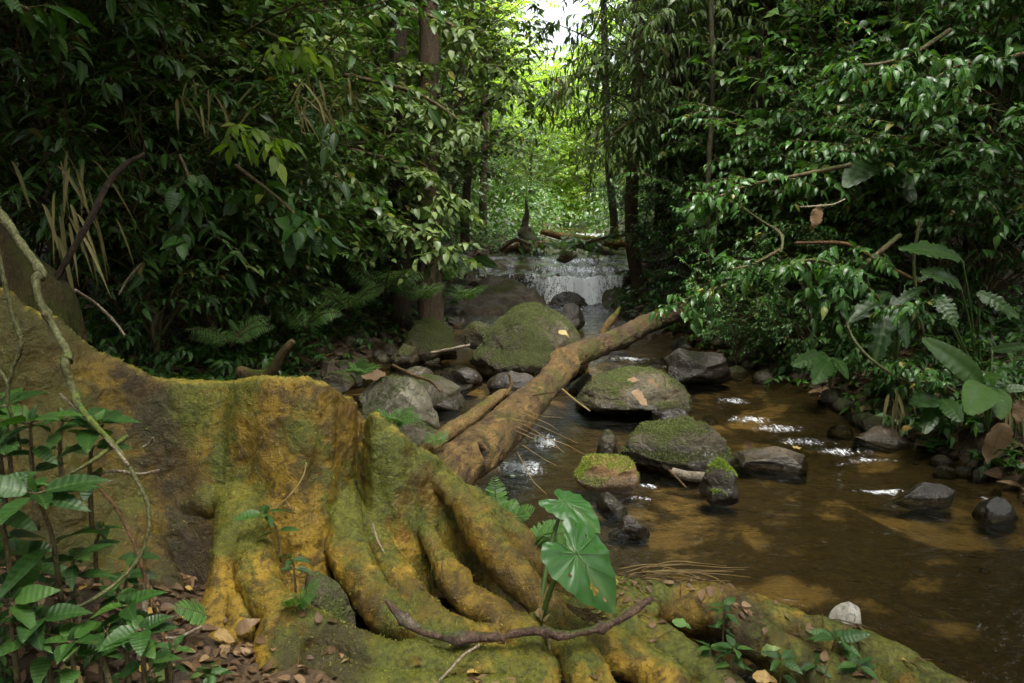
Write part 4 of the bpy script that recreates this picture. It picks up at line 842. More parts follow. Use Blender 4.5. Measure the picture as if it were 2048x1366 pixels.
def herb(label, base, H, size, seed, nodes=4, tpl='big', mat='herb', lean=(0, 0), group=None, name='herb', cat='plant', top=5, zrot=None, st=.006):
    """A soft-stemmed plant with paired leaves and a whorl at the tip."""
    r = np.random.default_rng(seed); base = np.asarray(base, float); t = thing(name, label, cat, tuple(base), 0, group)
    st_ = smooth_path([(0, 0, -.06), (lean[0]*.2, lean[1]*.2, H*.4), (lean[0]*.6, lean[1]*.6, H*.75), (lean[0], lean[1], H)], 20)
    gw, g = Geo(), Geo(); tube(st_, np.linspace(st, st*.5, 20), 6, gw, .4)
    ph = r.uniform(0, 6.3) if zrot is None else zrot
    ax, pp, ll, up = [], [], [], []
    for k in range(nodes):
        f = .35 + .6*(k/max(nodes-1, 1)); i = int(f*19); m = 2
        for q in range(m):
            a = ph + k*1.57 + q*math.pi + r.uniform(-.3, .3); ax.append((math.cos(a), math.sin(a), r.uniform(-.35, .15))); pp.append(st_[i]); ll.append(size*r.uniform(.7, 1.1)); up.append((0, -.25, 1))
    for q in range(top):
        a = ph + q*6.283/top + r.uniform(-.25, .25); ax.append((math.cos(a), math.sin(a), r.uniform(-.1, .5))); pp.append(st_[-1]); ll.append(size*r.uniform(.75, 1.15)); up.append((0, -.3, 1))
    for q in range(2): ax.append((r.normal()*.4, r.normal()*.4, 1)); pp.append(st_[-1]); ll.append(size*.35); up.append((0, -1, .3))
    ax, pp, ll, up = map(np.array, (ax, pp, ll, up)); d = nrm(ax); pet = pp + d*(ll*.14)[:, None]
    tubes_many(np.stack([pp, (pp+pet)/2, pet], 1), st*.45, st*.35, 4, gw, .6)
    g.inst(LF[tpl], orient(d, up + .25*r.normal(size=up.shape))*ll[:, None, None], pet, r.uniform(.05, .95, len(ll)))
    link('stem', gw.mesh('stem', twig_m), t); link('leaves', g.mesh('leaves', M_[mat]), t); return t
GH = 'leafy herbs in front of the root at the lower left'
for k, (px, py, Y, H, size, lean, nodes, top, tpl, lab) in enumerate([
    (70, 1010, 1.75, .20, .125, (.02, -.02), 3, 6, 'big', 'herb with light green whorled leaves at the left edge below the mossy ridge'),
    (118, 1150, 1.62, .20, .15, (.0, -.05), 2, 6, 'big', 'largest serrated herb, its toothed leaves spreading across the lower left'),
    (180, 1010, 1.82, .20, .115, (.03, .0), 3, 5, 'bigov', 'herb with a rounded leaf standing up against the dark root'),
    (20, 1130, 1.6, .16, .12, (-.02, 0), 3, 5, 'big', 'herb half cut by the left edge beside the largest serrated herb'),
    (150, 1240, 1.66, .15, .09, (.02, -.02), 3, 5, 'big', 'small herb with pointed leaves below the largest serrated herb'),
    (20, 920, 1.95, .14, .10, (0, 0), 3, 5, 'bigov', 'dark herb in the shade under the grey liana'),
    (255, 1330, 1.62, .14, .075, (.01, 0), 4, 4, 'bigov', 'small oval-leaved herb beside the pale upright stick'),
    (225, 1270, 1.72, .10, .07, (.02, 0), 3, 4, 'big', 'low herb sprig between the curling vine and the pale stick'),
    (290, 1365, 1.55, .12, .085, (.0, 0), 3, 4, 'bigov', 'oval-leaved herb at the bottom edge left of the roots'),
    (100, 1345, 1.55, .13, .10, (0, -.02), 3, 4, 'bigov', 'dark herb at the bottom edge near the yellow fallen leaf'),
    (30, 1310, 1.52, .12, .11, (0, 0), 3, 4, 'big', 'dark herb in the bottom left corner'),
    (190, 1120, 1.9, .08, .07, (.02, 0), 2, 4, 'bigov', 'little herb in the shadow behind the big serrated leaves'),
    (250, 1210, 1.78, .07, .065, (.01, 0), 2, 4, 'big', 'low toothed herb beside the pale upright stick'),
    (50, 1180, 1.7, .10, .10, (.0, -.02), 3, 5, 'bigov', 'round-leaved herb low between the largest serrated herb and the left edge'),
    (200, 1330, 1.6, .08, .07, (.02, 0), 3, 4, 'big', 'low herb sprig over the mottled branch end'),
    (150, 1365, 1.52, .09, .08, (0, 0), 3, 5, 'bigov', 'leafy herb at the bottom edge between the yellow leaf and the mottled branch'),
    (270, 1160, 1.86, .06, .06, (.01, 0), 2, 4, 'bigov', 'little herb at the top of the pale upright stick'),
    (340, 1350, 1.62, .06, .06, (.01, 0), 2, 4, 'big', 'small herb at the bottom edge right of the long brown stem'),
    (10, 1000, 1.72, .14, .11, (0, 0), 3, 5, 'big', 'herb leaning out of the left edge under the thin grey vine'),
    (120, 930, 1.95, .12, .10, (.02, 0), 3, 5, 'big', 'dim herb between the rounded leaf and the liana'),
    (60, 1230, 1.75, .12, .10, (.02, 0), 3, 5, 'big', 'dim herb in the gloom under the largest serrated herb'),
]): herb(lab, P(px, py, Y=Y), H, size*.86, 400+k, nodes, tpl, 'herb', lean, GH, top=top)
GS = 'seedlings sprouting on the roots'
for k, (px, py, Y, H, size, lean, nodes, top, lab) in enumerate([
    (560, 1085, 2.2, .10, .075, (-.03, -.03), 2, 4, 'seedling with a drooping stem on the face of the buttress root'),
    (590, 1150, 2.1, .06, .05, (.0, -.03), 2, 2, 'small sprout just above the wedged grey-green stone'),
    (1660, 1335, 2.12, .10, .085, (.0, -.02), 2, 6, 'bright star-shaped seedling on the long root at the lower right'),
    (1445, 1285, 2.22, .12, .055, (.0, -.01), 4, 3, 'tall thin seedling beside the pale curled leaves'),
    (1460, 1345, 2.02, .07, .055, (.01, 0), 3, 4, 'fresh green seedling among dead leaves on the root'),
    (1560, 1360, 2.02, .06, .06, (0, 0), 2, 4, 'low seedling between the two lower right roots'),
    (1700, 1365, 2.0, .05, .06, (.02, 0), 2, 4, 'seedling near the end of the long root'),
    (985, 1050, 2.45, .05, .04, (-.02, -.02), 2, 3, 'tiny sprout on the mossy edge beside the bright upright fern'),
    (1630, 1355, 2.04, .04, .05, (0, 0), 2, 3, 'tiny seedling at the foot of the star-shaped seedling'),
    (1420, 1330, 2.05, .05, .045, (0, 0), 2, 4, 'tiny seedling on the root next to the lichen-edged bracket'),
]): herb(lab, P(px, py, Y=Y), H, size, 500+k, nodes, 'big', 'herb', lean, GS, 'seedling', top=top, st=.003)

OUT = np.array([(0, -.14), (.09, -.28), (.20, -.44), (.33, -.48), (.46, -.40), (.55, -.20), (.58, .06), (.54, .32), (.43, .58), (.27, .82), (.14, .97), (0, 1.10)])
def heart_leaf(L, seed, dents=.02, hole=None):
    o = smooth_path(OUT, 30); o = np.vstack([o, (o*A(-1, 1))[-2:0:-1]]); k = len(o); r = np.random.default_rng(seed)
    o = o*(1 + dents*fbm(np.stack([o[:, 0]*5, o[:, 1]*5, 0*o[:, 0]+seed], -1), 3, seed)[:, None]*3)
    rings = np.linspace(0.02, 1, 13); V, uv = [], []
    th = np.arctan2(o[:, 0], o[:, 1])
    for q in rings:
        p = o*q; x, y = p[:, 0], p[:, 1]
        z = .16*np.abs(x)**1.3 - .34*np.clip(y, 0, 9)**2 - .34*x*x + .026*q*np.cos(th*13) + .06*fbm(np.stack([x*3.4, y*3.4, 0*x+seed], -1), 3, seed)
        V.append(np.stack([x, y, z], -1)); uv.append(np.stack([x*.7, y - .0*x], -1))
    V = np.concatenate(V)*L; uv = np.concatenate(uv); i = (np.arange(12)*k)[:, None]; j = np.arange(k)[None]; j2 = (j+1) % k
    Q = np.stack([i+j, i+j2, i+k+j2, i+k+j], -1).reshape(-1, 4)
    if hole is not None:
        c = V[Q].mean(1)/L; keep = np.ones(len(Q), bool)
        for hx, hy, hr in hole: keep &= np.hypot(c[:, 0]-hx, c[:, 1]-hy) > hr
        Q = Q[keep]
    return V, Q, uv
def taro(label, base, leaves, mat, name='elephant_ear_plant'):
    t = thing(name, label, 'plant', tuple(base))
    for k, (att, tip, up, L, hole) in enumerate(leaves):
        V, Q, uv = heart_leaf(L, 7+k, hole=hole); Mx = orient((np.asarray(tip)-att)[None], np.asarray(up, float)[None])[0]
        o = link('leaf', Geo().add(V@Mx.T + (att-base), [Q], .35 + .2*k, uv).mesh('leaf', mat), t)
        vg = Geo()
        for (x, y) in [(0, 1.02), (.5, .42), (-.5, .42), (.6, .05), (-.6, .05), (.36, -.36), (-.36, -.36), (.3, .72), (-.3, .72)]:
            s = np.linspace(.03, .95, 9)[:, None]; st = A(0, y*.3 if abs(x) < .45 and y > .5 and x else 0)
            pt = (np.array([[x, y]])*s + st*(1-s)); z = .10*np.abs(pt[:, 0])**1.3 - .30*np.clip(pt[:, 1], 0, 9)**2 - .26*pt[:, 0]**2 + .014
            tube(np.column_stack([pt, z])*L@Mx.T + (att-base), np.linspace(.010, .004, 9)*L, 5, vg)
        link('vein', vg.mesh('vein', vein_m), o)
        c = smooth_path([(0, 0, -.05), (att-base)*.5 + A(.0, .03, .02), att-base], 16); link('stalk', tube(c, np.linspace(.009, .005, 16), 8).mesh('stalk', stalk_m), t)
    return t
mm = Mat('leaf_vein'); vein_m = mm.done(mm.bsdf(mm.mix(mm.noise(40), (.05, .125, .03), (.075, .165, .042)), .45))
mm = Mat('green_stalk'); stalk_m = mm.done(mm.bsdf(mm.mix(mm.noise(14), (.03, .06, .012), (.06, .10, .02)), .4))
taro_m = leaf_mat('elephant_ear_leaf', (.028, .090, .018), (.04, .125, .025), (.06, .16, .035), .34, .55, .3, (.3, .3, .05), .99)
tb = P(1068, 1262, Y=2.1)
taro('elephant-ear plant with two big heart-shaped leaves growing between the roots', tb, [
    (P(1152, 1108, Y=2.02), P(1282, 1240, Y=1.96), (.12, -.50, .85), .172, [(.14, .50, .055), (.12, .60, .05), (-.22, .42, .03), (.36, .12, .025), (-.40, -.05, .03), (.05, .82, .03)]),
    (P(1128, 1004, Y=2.28), P(1205, 1041, Y=2.2), (.05, -.18, 1), .125, None)], taro_m)
herb('yellowing curled young leaf at the foot of the elephant-ear stalks', P(1085, 1258, Y=2.04), .02, .10, 77, 0, 'long', 'straw', (.0, 0), None, 'curled_leaf', 'leaf', top=2, st=.004)

# broad-leaved plants on the right bank
def broad_plant(label, base, leaves, mat='broad', name='broad_leaved_plant', group='broad-leaved plants on the right bank', torn=0, sd=0):
    t = thing(name, label, 'plant', tuple(base), 0, group); r = np.random.default_rng(sd+900)
    for k, (a, b, w, rn) in enumerate(leaves):
        a, b = np.asarray(a), np.asarray(b); L = np.linalg.norm(b-a); seg = 26; tt = np.linspace(0, 1, seg+1)
        prof = np.sin(np.pi*np.clip(tt*.97+.02, 0, 1)**.85)**.62*w*.5; V, uv, Q = [], [], []; cols = np.linspace(-1, 1, 9)
        for i in range(seg+1):
            for cx in cols:
                ed = prof[i]*(1 - (torn*abs(fbm(A(tt[i]*26 + k*9, np.sign(cx)*3, sd)[None], 2, sd+k)[0])*1.6 if abs(cx) > .7 else 0))
                x = cx*ed; V.append((x, tt[i], -.26*tt[i]**2 + .30*abs(x)*(1-.6*abs(cx)) + .010*math.sin(tt[i]*70)*abs(cx))); uv.append((x, tt[i]))
        for i in range(seg):
            for c in range(8):
                if torn and c in (0, 7) and r.random() < torn*.45: continue
                q = i*9+c; Q.append((q, q+1, q+10, q+9))
        Mx = orient((b-a)[None], A(-.2, -.75, .7)[None] + .25*r.normal(size=(1, 3)))[0]
        o = link('leaf', Geo().add((np.array(V)*L)@Mx.T + (a-base), [np.array(Q)], rn, np.array(uv)).mesh('leaf', M_[mat]), t)
        c = smooth_path([(0, 0, -.03), (a-base)*.55 + A(0, 0, .03), a-base], 12); link('stalk', tube(c, np.linspace(.009, .005, 12), 6).mesh('stalk', stalk_m), t)
    return t
BP = lambda px, py, Y: P(px, py, Y=Y)
broad_plant('fresh green broad-leaved plant with pale midribs near the right edge', BP(1975, 850, 4.5), [
    (BP(1965, 770, 4.45), BP(1882, 682, 4.3), .30, .7), (BP(1968, 770, 4.4), BP(1955, 800, 4.1), .5, .8), (BP(1990, 775, 4.4), BP(2010, 822, 4.2), .6, .75), (BP(1975, 790, 4.5), BP(2035, 715, 4.6), .34, .5),
    (BP(1995, 780, 4.5), BP(2060, 770, 4.4), .36, .6), (BP(1960, 760, 4.5), BP(1992, 745, 4.35), .45, .65), (BP(1985, 700, 4.6), BP(2060, 690, 4.5), .3, .35)], sd=1)
broad_plant('tall plant with hole-eaten ribbed leaves above the fresh green one', BP(1960, 760, 5.2), [
    (BP(1925, 520, 5.1), BP(1830, 470, 4.9), .42, .45), (BP(1920, 570, 5.1), BP(1870, 530, 4.9), .5, .55), (BP(1955, 585, 5.1), BP(2040, 625, 4.9), .42, .4), (BP(1870, 590, 5.0), BP(1915, 640, 4.8), .6, .3), (BP(1850, 575, 5.1), BP(1790, 600, 5.0), .4, .25)], torn=.5, sd=2)
broad_plant('ragged plant with a large torn hanging leaf under the arching twig', BP(1790, 740, 5.6), [
    (BP(1785, 590, 5.5), BP(1752, 705, 5.2), .52, .15), (BP(1800, 620, 5.5), BP(1825, 685, 5.3), .5, .2), (BP(1780, 585, 5.5), BP(1695, 625, 5.3), .5, .1), (BP(1810, 570, 5.6), BP(1860, 545, 5.5), .4, .15)], torn=.8, sd=3)
broad_plant('low broad-leaved plant with browning leaves at the foot of the right bank', BP(1900, 850, 4.8), [
    (BP(1885, 800, 4.75), BP(1915, 825, 4.5), .5, .3), (BP(1880, 800, 4.8), BP(1840, 790, 4.6), .5, .35), (BP(1930, 820, 4.8), BP(1965, 850, 4.6), .4, .5), (BP(1870, 810, 4.8), BP(1855, 850, 4.6), .5, .2)], torn=.3, sd=4)
broad_plant('dim broad-leaved plant in the shade left of the low browning one', BP(1660, 780, 5.9), [
    (BP(1660, 715, 5.9), BP(1640, 750, 5.6), .5, .1), (BP(1665, 715, 5.9), BP(1700, 745, 5.7), .5, .12), (BP(1655, 712, 5.9), BP(1600, 720, 5.7), .45, .1)], torn=.3, sd=5)
broad_plant('dark plant with two wide drooping leaves behind the glossy shrub on the right', BP(1790, 420, 6.4), [
    (BP(1760, 310, 6.3), BP(1700, 345, 6.0), .5, .35), (BP(1770, 335, 6.3), BP(1820, 360, 6.0), .5, .3), (BP(1800, 365, 6.3), BP(1830, 395, 6.1), .5, .3)], sd=6)
broad_plant('shaded plant with wide drooping leaves left of the slender waterfall trunk', BP(960, 560, 11.5), [
    (BP(930, 520, 11.4), BP(885, 545, 11.0), .4, .3), (BP(940, 515, 11.4), BP(900, 500, 11.0), .4, .35), (BP(950, 515, 11.4), BP(990, 530, 11.2), .4, .35)], group=None, sd=7)

# ------------------------------------------------------------------ lianas, sticks, twigs
liana_m = bark_mat('green_grey_liana', (.065, .065, .024), (.15, .155, .06), (.08, .11, .015), .55, (12, 12, 5), .5, .6, 90)
brown_stick_m = bark_mat('brown_stick', (.085, .045, .018), (.20, .115, .045), moss_amt=.15, fine=110)
pale_stick_m = bark_mat('pale_stick', (.22, .17, .11), (.40, .34, .24), moss_amt=.05, fine=110)
def stick(label, pts, mat, name='stick', cat='stick', ns=9, wob=.25, n=None, knots=0, sw=.78):
    """pts rows (px, py, distance, radius px)"""
    n = n or 14*len(pts); w = smooth_path(np.array([[*P(a, b, Y=d), r*sw/FPX*d] for a, b, d, r in pts]), n); rad = w[:, 3].copy()
    for k in range(knots): rad *= 1 + .5*np.exp(-((np.arange(n) - (k+.6)/knots*n)/2.2)**2)
    o = link(name, tube(w[:, :3] - w[0, :3], np.maximum(rad, .0006), ns, wob=wob, seed=len(label)).mesh(name, mat), None, tuple(w[0, :3])); return tag(o, label, cat)
stick('thick knobbly greenish liana crossing the mossy ridge at the left edge', [(-40, 380, 1.95, 11), (0, 425, 1.93, 10), (45, 490, 1.9, 10), (82, 545, 1.88, 11), (72, 560, 1.86, 11), (80, 600, 1.85, 10), (110, 660, 1.84, 9), (135, 705, 1.82, 11), (130, 728, 1.8, 12), (140, 765, 1.8, 9), (158, 810, 1.78, 9), (190, 850, 1.76, 8), (228, 890, 1.74, 6), (262, 940, 1.72, 5), (292, 1000, 1.7, 5), (297, 1060, 1.68, 5), (275, 1120, 1.66, 5), (215, 1180, 1.62, 5), (110, 1235, 1.58, 6), (-40, 1285, 1.55, 6)], liana_m, 'liana', 'vine', 14, .5, n=420, knots=9)
stick('thin grey vine hanging straight at the left edge', [(-10, 480, 1.7, 6), (8, 560, 1.7, 6), (22, 620, 1.7, 6), (42, 690, 1.7, 6), (25, 740, 1.7, 5), (15, 800, 1.7, 5), (34, 860, 1.72, 4), (40, 900, 1.74, 4)], liana_m, 'vine', 'vine')
stick('short curved vine end hooking in at the left edge below the thin grey vine', [(-20, 720, 1.72, 5), (8, 755, 1.72, 5), (18, 780, 1.72, 4), (0, 800, 1.72, 4), (-20, 812, 1.72, 4)], liana_m, 'vine', 'vine')
stick('thin straight twig slanting across the liana toward the herbs', [(120, 788, 1.85, 4), (170, 835, 1.8, 4), (215, 880, 1.74, 4), (258, 932, 1.70, 4)], pale_stick_m)
stick('greenish stick end poking up from the herbs', [(255, 872, 1.78, 6), (215, 900, 1.74, 6), (175, 928, 1.7, 5), (120, 960, 1.7, 4)], liana_m)
stick('forked twig lying level behind the rounded herb leaf', [(170, 955, 1.86, 4), (230, 942, 1.84, 4), (280, 948, 1.83, 4), (318, 940, 1.82, 3)], pale_stick_m)
stick('tiny pale curved twig sticking out of the dark root', [(285, 895, 2.15, 3), (298, 888, 2.14, 3), (306, 876, 2.13, 3)], pale_stick_m)
stick('long reddish-brown stem running down past the fern frond to the bottom edge', [(185, 960, 1.78, 4), (235, 1020, 1.74, 5), (275, 1105, 1.7, 6), (300, 1190, 1.68, 6), (322, 1260, 1.66, 6), (330, 1310, 1.65, 5), (336, 1400, 1.6, 5)], brown_stick_m, 'stem', 'stem')
stick('pale upright dead stick among the herbs', [(292, 1150, 1.84, 8), (290, 1200, 1.82, 9), (288, 1250, 1.8, 9), (280, 1320, 1.78, 10)], pale_stick_m)
stick('mottled branch end running to the bottom edge at the lower left', [(90, 1225, 1.7, 8), (150, 1270, 1.66, 8), (190, 1300, 1.63, 8), (212, 1340, 1.6, 8), (222, 1390, 1.58, 8)], bark_mat('mottled_branch', (.10, .075, .03), (.30, .25, .13), moss_amt=.3, fine=40))
stick('thin curved twig left of the arching roots', [(320, 1275, 1.8, 3), (355, 1275, 1.8, 4), (385, 1262, 1.8, 4), (405, 1252, 1.8, 3)], pale_stick_m)
stick('curved dead branch resting along the roots under the elephant-ear leaf', [(772, 1200, 2.02, 6), (800, 1232, 2.0, 11), (840, 1258, 1.98, 12), (900, 1275, 1.96, 13), (985, 1274, 1.95, 14), (1000, 1276, 1.95, 10), (1030, 1268, 1.95, 12), (1080, 1262, 1.95, 13), (1130, 1270, 1.95, 12), (1190, 1258, 1.97, 11), (1240, 1240, 2.0, 9), (1290, 1205, 2.05, 10), (1305, 1195, 2.06, 8)], bark_mat('purple_brown_branch', (.06, .035, .026), (.16, .10, .065), moss_amt=.3, fine=80), 'dead_branch', 'branch', 18, .7, n=220, knots=6)
stick('thin pale twig dropping from the curved dead branch to the bottom edge', [(958, 1290, 1.93, 4), (925, 1312, 1.9, 4), (900, 1340, 1.88, 4), (870, 1370, 1.85, 4)], pale_stick_m)
stick('pale hanging root tuft with a forked grey tip on the root face', [(745, 1045, 2.3, 3), (752, 1070, 2.28, 3), (765, 1100, 2.26, 2), (790, 1140, 2.22, 2)], pale_stick_m)
stick('hair-thin curved dry stem on the face of the buttress', [(548, 1018, 2.2, 2), (580, 990, 2.2, 2), (605, 955, 2.22, 2), (613, 925, 2.24, 1.4)], M_['straw'])
stick('bent mossy dead branch sticking up behind the root ridge', [(480, 742, 4.9, 13), (520, 752, 4.8, 15), (545, 740, 4.75, 15), (560, 715, 4.72, 12), (570, 700, 4.7, 11), (586, 682, 4.68, 8)], bark_mat('bent_branch', (.13, .085, .035), (.27, .19, .09), (.10, .12, .015), .5), 'dead_branch', 'branch', 16, .35)
stick('thin stick lying at the edge of the still pool', [(862, 706, 6.6, 4), (900, 698, 6.6, 4), (940, 690, 6.6, 4)], pale_stick_m)
stick('curved thin twig lying over the flat oval stone', [(785, 730, 5.4, 4), (830, 752, 5.2, 4), (860, 762, 5.1, 4), (880, 782, 4.9, 3)], brown_stick_m)
stick('brown branch rising through the dark left undergrowth', [(60, 650, 3.0, 7), (110, 560, 3.1, 8), (180, 440, 3.2, 8), (215, 370, 3.3, 8), (250, 330, 3.35, 7), (290, 308, 3.4, 5)], bark_dark, 'branch', 'branch')
stick('thin stick slanting down behind the mossy ridge at left', [(150, 580, 3.0, 4), (195, 610, 3.1, 4), (230, 645, 3.1, 4), (250, 672, 3.1, 3)], pale_stick_m)
stick('thin broken stem leaning in the dark under the long-leaved shrub', [(238, 590, 4.0, 3), (255, 560, 4.0, 3), (282, 528, 4.0, 3)], pale_stick_m)
stick('long arching bare twig on the right bank reaching down to the shore plants', [(1655, 580, 4.9, 5), (1680, 618, 4.85, 4), (1705, 675, 4.8, 4), (1735, 712, 4.75, 4), (1775, 742, 4.7, 4), (1815, 762, 4.65, 4), (1850, 764, 4.6, 3)], liana_m, 'twig', 'twig')
stick('long dead branch slanting through the shaded right bank', [(1590, 486, 5.6, 4), (1680, 486, 5.55, 5), (1720, 500, 5.5, 6), (1780, 535, 5.45, 6), (1840, 565, 5.4, 4)], brown_stick_m, 'branch', 'branch')
stick('bare crooked twig below the hanging dead brown leaf', [(1485, 415, 5.6, 3), (1520, 440, 5.6, 3), (1555, 462, 5.55, 4), (1565, 480, 5.5, 4), (1562, 505, 5.45, 3)], liana_m, 'twig', 'twig')
stick('slim pale twig holding the hanging dead leaf', [(1600, 414, 4.95, 2), (1640, 412, 4.95, 3), (1668, 408, 4.95, 2), (1690, 398, 5.0, 2)], pale_stick_m, 'twig', 'twig')
stick('thin vertical vine in front of the dark right bank', [(1840, 440, 5.4, 4), (1828, 520, 5.4, 4), (1835, 600, 5.4, 4), (1852, 690, 5.4, 3)], liana_m, 'vine', 'vine')
stick('dark driftwood root at the water edge behind the elephant-ear leaf', [(1255, 1150, 2.9, 8), (1290, 1165, 2.85, 10), (1330, 1182, 2.75, 10), (1365, 1200, 2.65, 6)], bark_dark, 'driftwood', 'branch')
stick('short cut piece of grey wood beside the moss-capped stone', [(1345, 944, 4.30, 12), (1375, 952, 4.25, 14), (1425, 956, 4.2, 15)], bark_mat('grey_wood', (.16, .13, .09), (.32, .28, .2), moss_amt=.1, scale=(9, 2, 9)), 'wood_piece', 'wood', 16, .12)
stick('reddish thin stick in the water left of the cut piece of wood', [(1338, 940, 4.3, 3), (1358, 960, 4.2, 3), (1372, 975, 4.1, 2)], brown_stick_m)
stick('thin dry stem pointing down from the log to the humped boulder', [(1122, 776, 4.9, 2.5), (1150, 800, 4.7, 2.5), (1180, 822, 4.6, 2)], M_['straw'])
stick('broken upright snag beside the far end of the fallen log', [(1205, 668, 7.6, 9), (1220, 645, 7.6, 10), (1232, 628, 7.6, 7), (1240, 614, 7.6, 3)], stub_m, 'snag', 'branch', 12, .4)
stick('far orange-brown mossy log lying above the waterfall', [(1085, 462, 14.6, 9), (1130, 474, 14.3, 10), (1180, 480, 14.0, 11), (1230, 487, 13.8, 11), (1275, 486, 13.6, 10)], bark_mat('far_log_bark', (.20, .10, .025), (.38, .20, .05), (.10, .13, .012), .6), 'fallen_log', 'log', 18, .2)
stick('far mossy log slanting into the pool above the waterfall', [(1135, 480, 14.6, 10), (1170, 490, 13.8, 12), (1215, 505, 13.2, 12), (1270, 522, 12.8, 11)], bark_mat('mossy_far_log', (.05, .035, .015), (.12, .08, .03), (.08, .12, .01), .95), 'fallen_log', 'log', 18, .2)
# upturned stump beside the upper stream
st = thing('stump', 'dark upturned tree stump with root snags beside the upper stream', 'stump', tuple(P(1050, 515, Y=14)))
w = smooth_path(np.array([[*(P(a, b, Y=14) - P(1050, 515, Y=14)), r/FPX*14] for a, b, r in [(1058, 545, 40), (1060, 515, 33), (1056, 490, 27), (1052, 468, 20), (1053, 455, 13)]]), 40)
link('trunk', tube(w[:, :3], w[:, 3], 30, wob=1.1, seed=4).mesh('trunk', bark_mat('rotten_stump', (.02, .015, .009), (.06, .042, .022), moss_amt=.45)), st)
link('snag', tube(smooth_path([P(a, b, Y=14) - P(1050, 515, Y=14) for a, b in [(1056, 475), (1050, 450), (1054, 425), (1051, 398)]], 14), np.linspace(.10, .012, 14), 8, wob=.5).mesh('snag', bark_dark), st)
for pts in ([(1050, 500), (1078, 492), (1092, 488), (1104, 492)], [(1040, 490), (1015, 500), (1005, 520)], [(1060, 505), (1085, 515), (1095, 530)]):
    link('root', tube(smooth_path([P(a, b, Y=13.8) - P(1050, 515, Y=14) for a, b in pts], 16), np.linspace(.10, .03, 16), 9, wob=.4).mesh('root', brown_stick_m), st)
# dry straw: strands caught on the log, tuft at the water edge, dead cane and grass on the left bank
def strands(label, lines, r, name='dry_stalks', cat='stalks', mat='straw', wpx=None, part='stalk'):
    """Each line: rows (px, py, distance); one child per stalk."""
    b = P(*lines[0][0][:2], Y=lines[0][0][2]); t = thing(name, label, cat, tuple(b))
    for l in lines:
        c = smooth_path([P(a, e, Y=d) - b for a, e, d in l], 16) + .012*np.array([fbm(np.stack([np.linspace(0, 3, 16), 0*np.ones(16) + len(t.children)*3.7, q + np.zeros(16)], -1), 2, 7) for q in range(3)]).T*np.linspace(0, 1, 16)[:, None]; link(part, tube(c, np.linspace(r, r*.4, 16), 5).mesh(part, M_[mat]), t)
    return t
strands('spray of thin dry stalks hanging from the log over the water', [[(1000, 838, 3.7), (1060, 865, 3.65), (1130, 890, 3.6), (1172, 910, 3.6)], [(1010, 835, 3.7), (1075, 850, 3.7), (1155, 888, 3.65)], [(1020, 815, 3.9), (1090, 845, 3.8), (1118, 862, 3.8)], [(1005, 850, 3.7), (1070, 878, 3.6), (1116, 898, 3.5)],
    [(1035, 905, 3.4), (1060, 950, 3.2), (1095, 990, 3.1)], [(1045, 890, 3.5), (1080, 912, 3.4), (1115, 935, 3.35)], [(1000, 825, 3.8), (1080, 868, 3.6), (1130, 905, 3.5)], [(1050, 820, 3.9), (1085, 832, 3.9), (1125, 836, 3.9)]], .0023)
r9 = np.random.default_rng(9); dry = []
for k in range(26):
    a0, e0, l = 1235 + r9.uniform(0, 60), 1128 + r9.uniform(0, 50), r9.uniform(60, 215); b_ = r9.uniform(-12, 22); h_ = r9.uniform(-16, 6)
    dry.append([(a0, e0, 2.74), (a0 + l*.35, e0 + h_, 2.72 + r9.normal()*.03), (a0 + l*.7, e0 + h_*.5 + b_*.4, 2.7 + r9.normal()*.04), (a0 + l, e0 + b_ + r9.normal()*5, 2.68 + r9.normal()*.05)])
strands('golden dry grass trailing over the water edge behind the elephant-ear leaf', dry, .0019, 'dry_grass', 'grass')
strands('shreds of dead fibre under the elephant-ear leaf tip', [[(1130 + (k*23) % 90, 1205 + (k*11) % 40, 2.08), (1150 + (k*29) % 70, 1215 + (k*7) % 30, 2.06), (1165 + (k*17) % 60, 1232 + (k*13) % 25, 2.04)] for k in range(16)], .0022, 'plant_fibre', 'plant fibre', 'dead', part='strand')
def hanging_straw(label, n, px, py, Y, L, spread, sd, name='dead_grass', arc=.2):
    r = np.random.default_rng(sd); b = P(px, py, Y=Y); t = thing(name, label, 'dead grass', tuple(b)); g = Geo()
    for k in range(n):
        o = A(r.normal()*spread, r.normal()*spread*.6, r.normal()*spread*.6); l = L*r.uniform(.5, 1.1); s = np.linspace(0, 1, 8)[:, None]; h = r.normal()*arc + .12
        c = o + s*A(h, 0, 0)*l + (s**1.6)*A(h*.6, 0, -1)*l + np.sin(s*np.pi*.5)*A(0, 0, .12)*l; wv = np.sin(np.pi*np.clip(s*.93+.06, 0, 1))*r.uniform(.005, .011); sd_ = nrm(A(1, r.normal()*.6, 0))
        V = np.stack([c - sd_*wv, c + A(0, .004, 0), c + sd_*wv], 1).reshape(-1, 3); i = np.arange(7)[:, None]*3; Q = np.concatenate([np.hstack([i, i+1, i+4, i+3]), np.hstack([i+1, i+2, i+5, i+4])])
        g.add(V, [Q], r.random())
    link('blades', g.mesh('blades', M_['straw']), t); return t
hanging_straw('clump of dead pale cane leaves standing at the far left', 9, 150, 320, 3.9, .42, .09, 1, arc=.25)
hanging_straw('dead cane leaves hanging straight down below the pale clump', 16, 140, 430, 3.6, .42, .08, 2, arc=.1)
hanging_straw('dry drooping grass blades in the light high on the left bank', 26, 620, 185, 5.6, .34, .14, 3, arc=.3)
hanging_straw('small dry drooping blades left of the lit dry grass', 10, 395, 190, 4.6, .26, .07, 4)
hanging_straw('dried brown leaf shreds hanging at the water edge below the low broad-leaved plant', 12, 1790, 790, 4.9, .26, .06, 5, arc=.15)
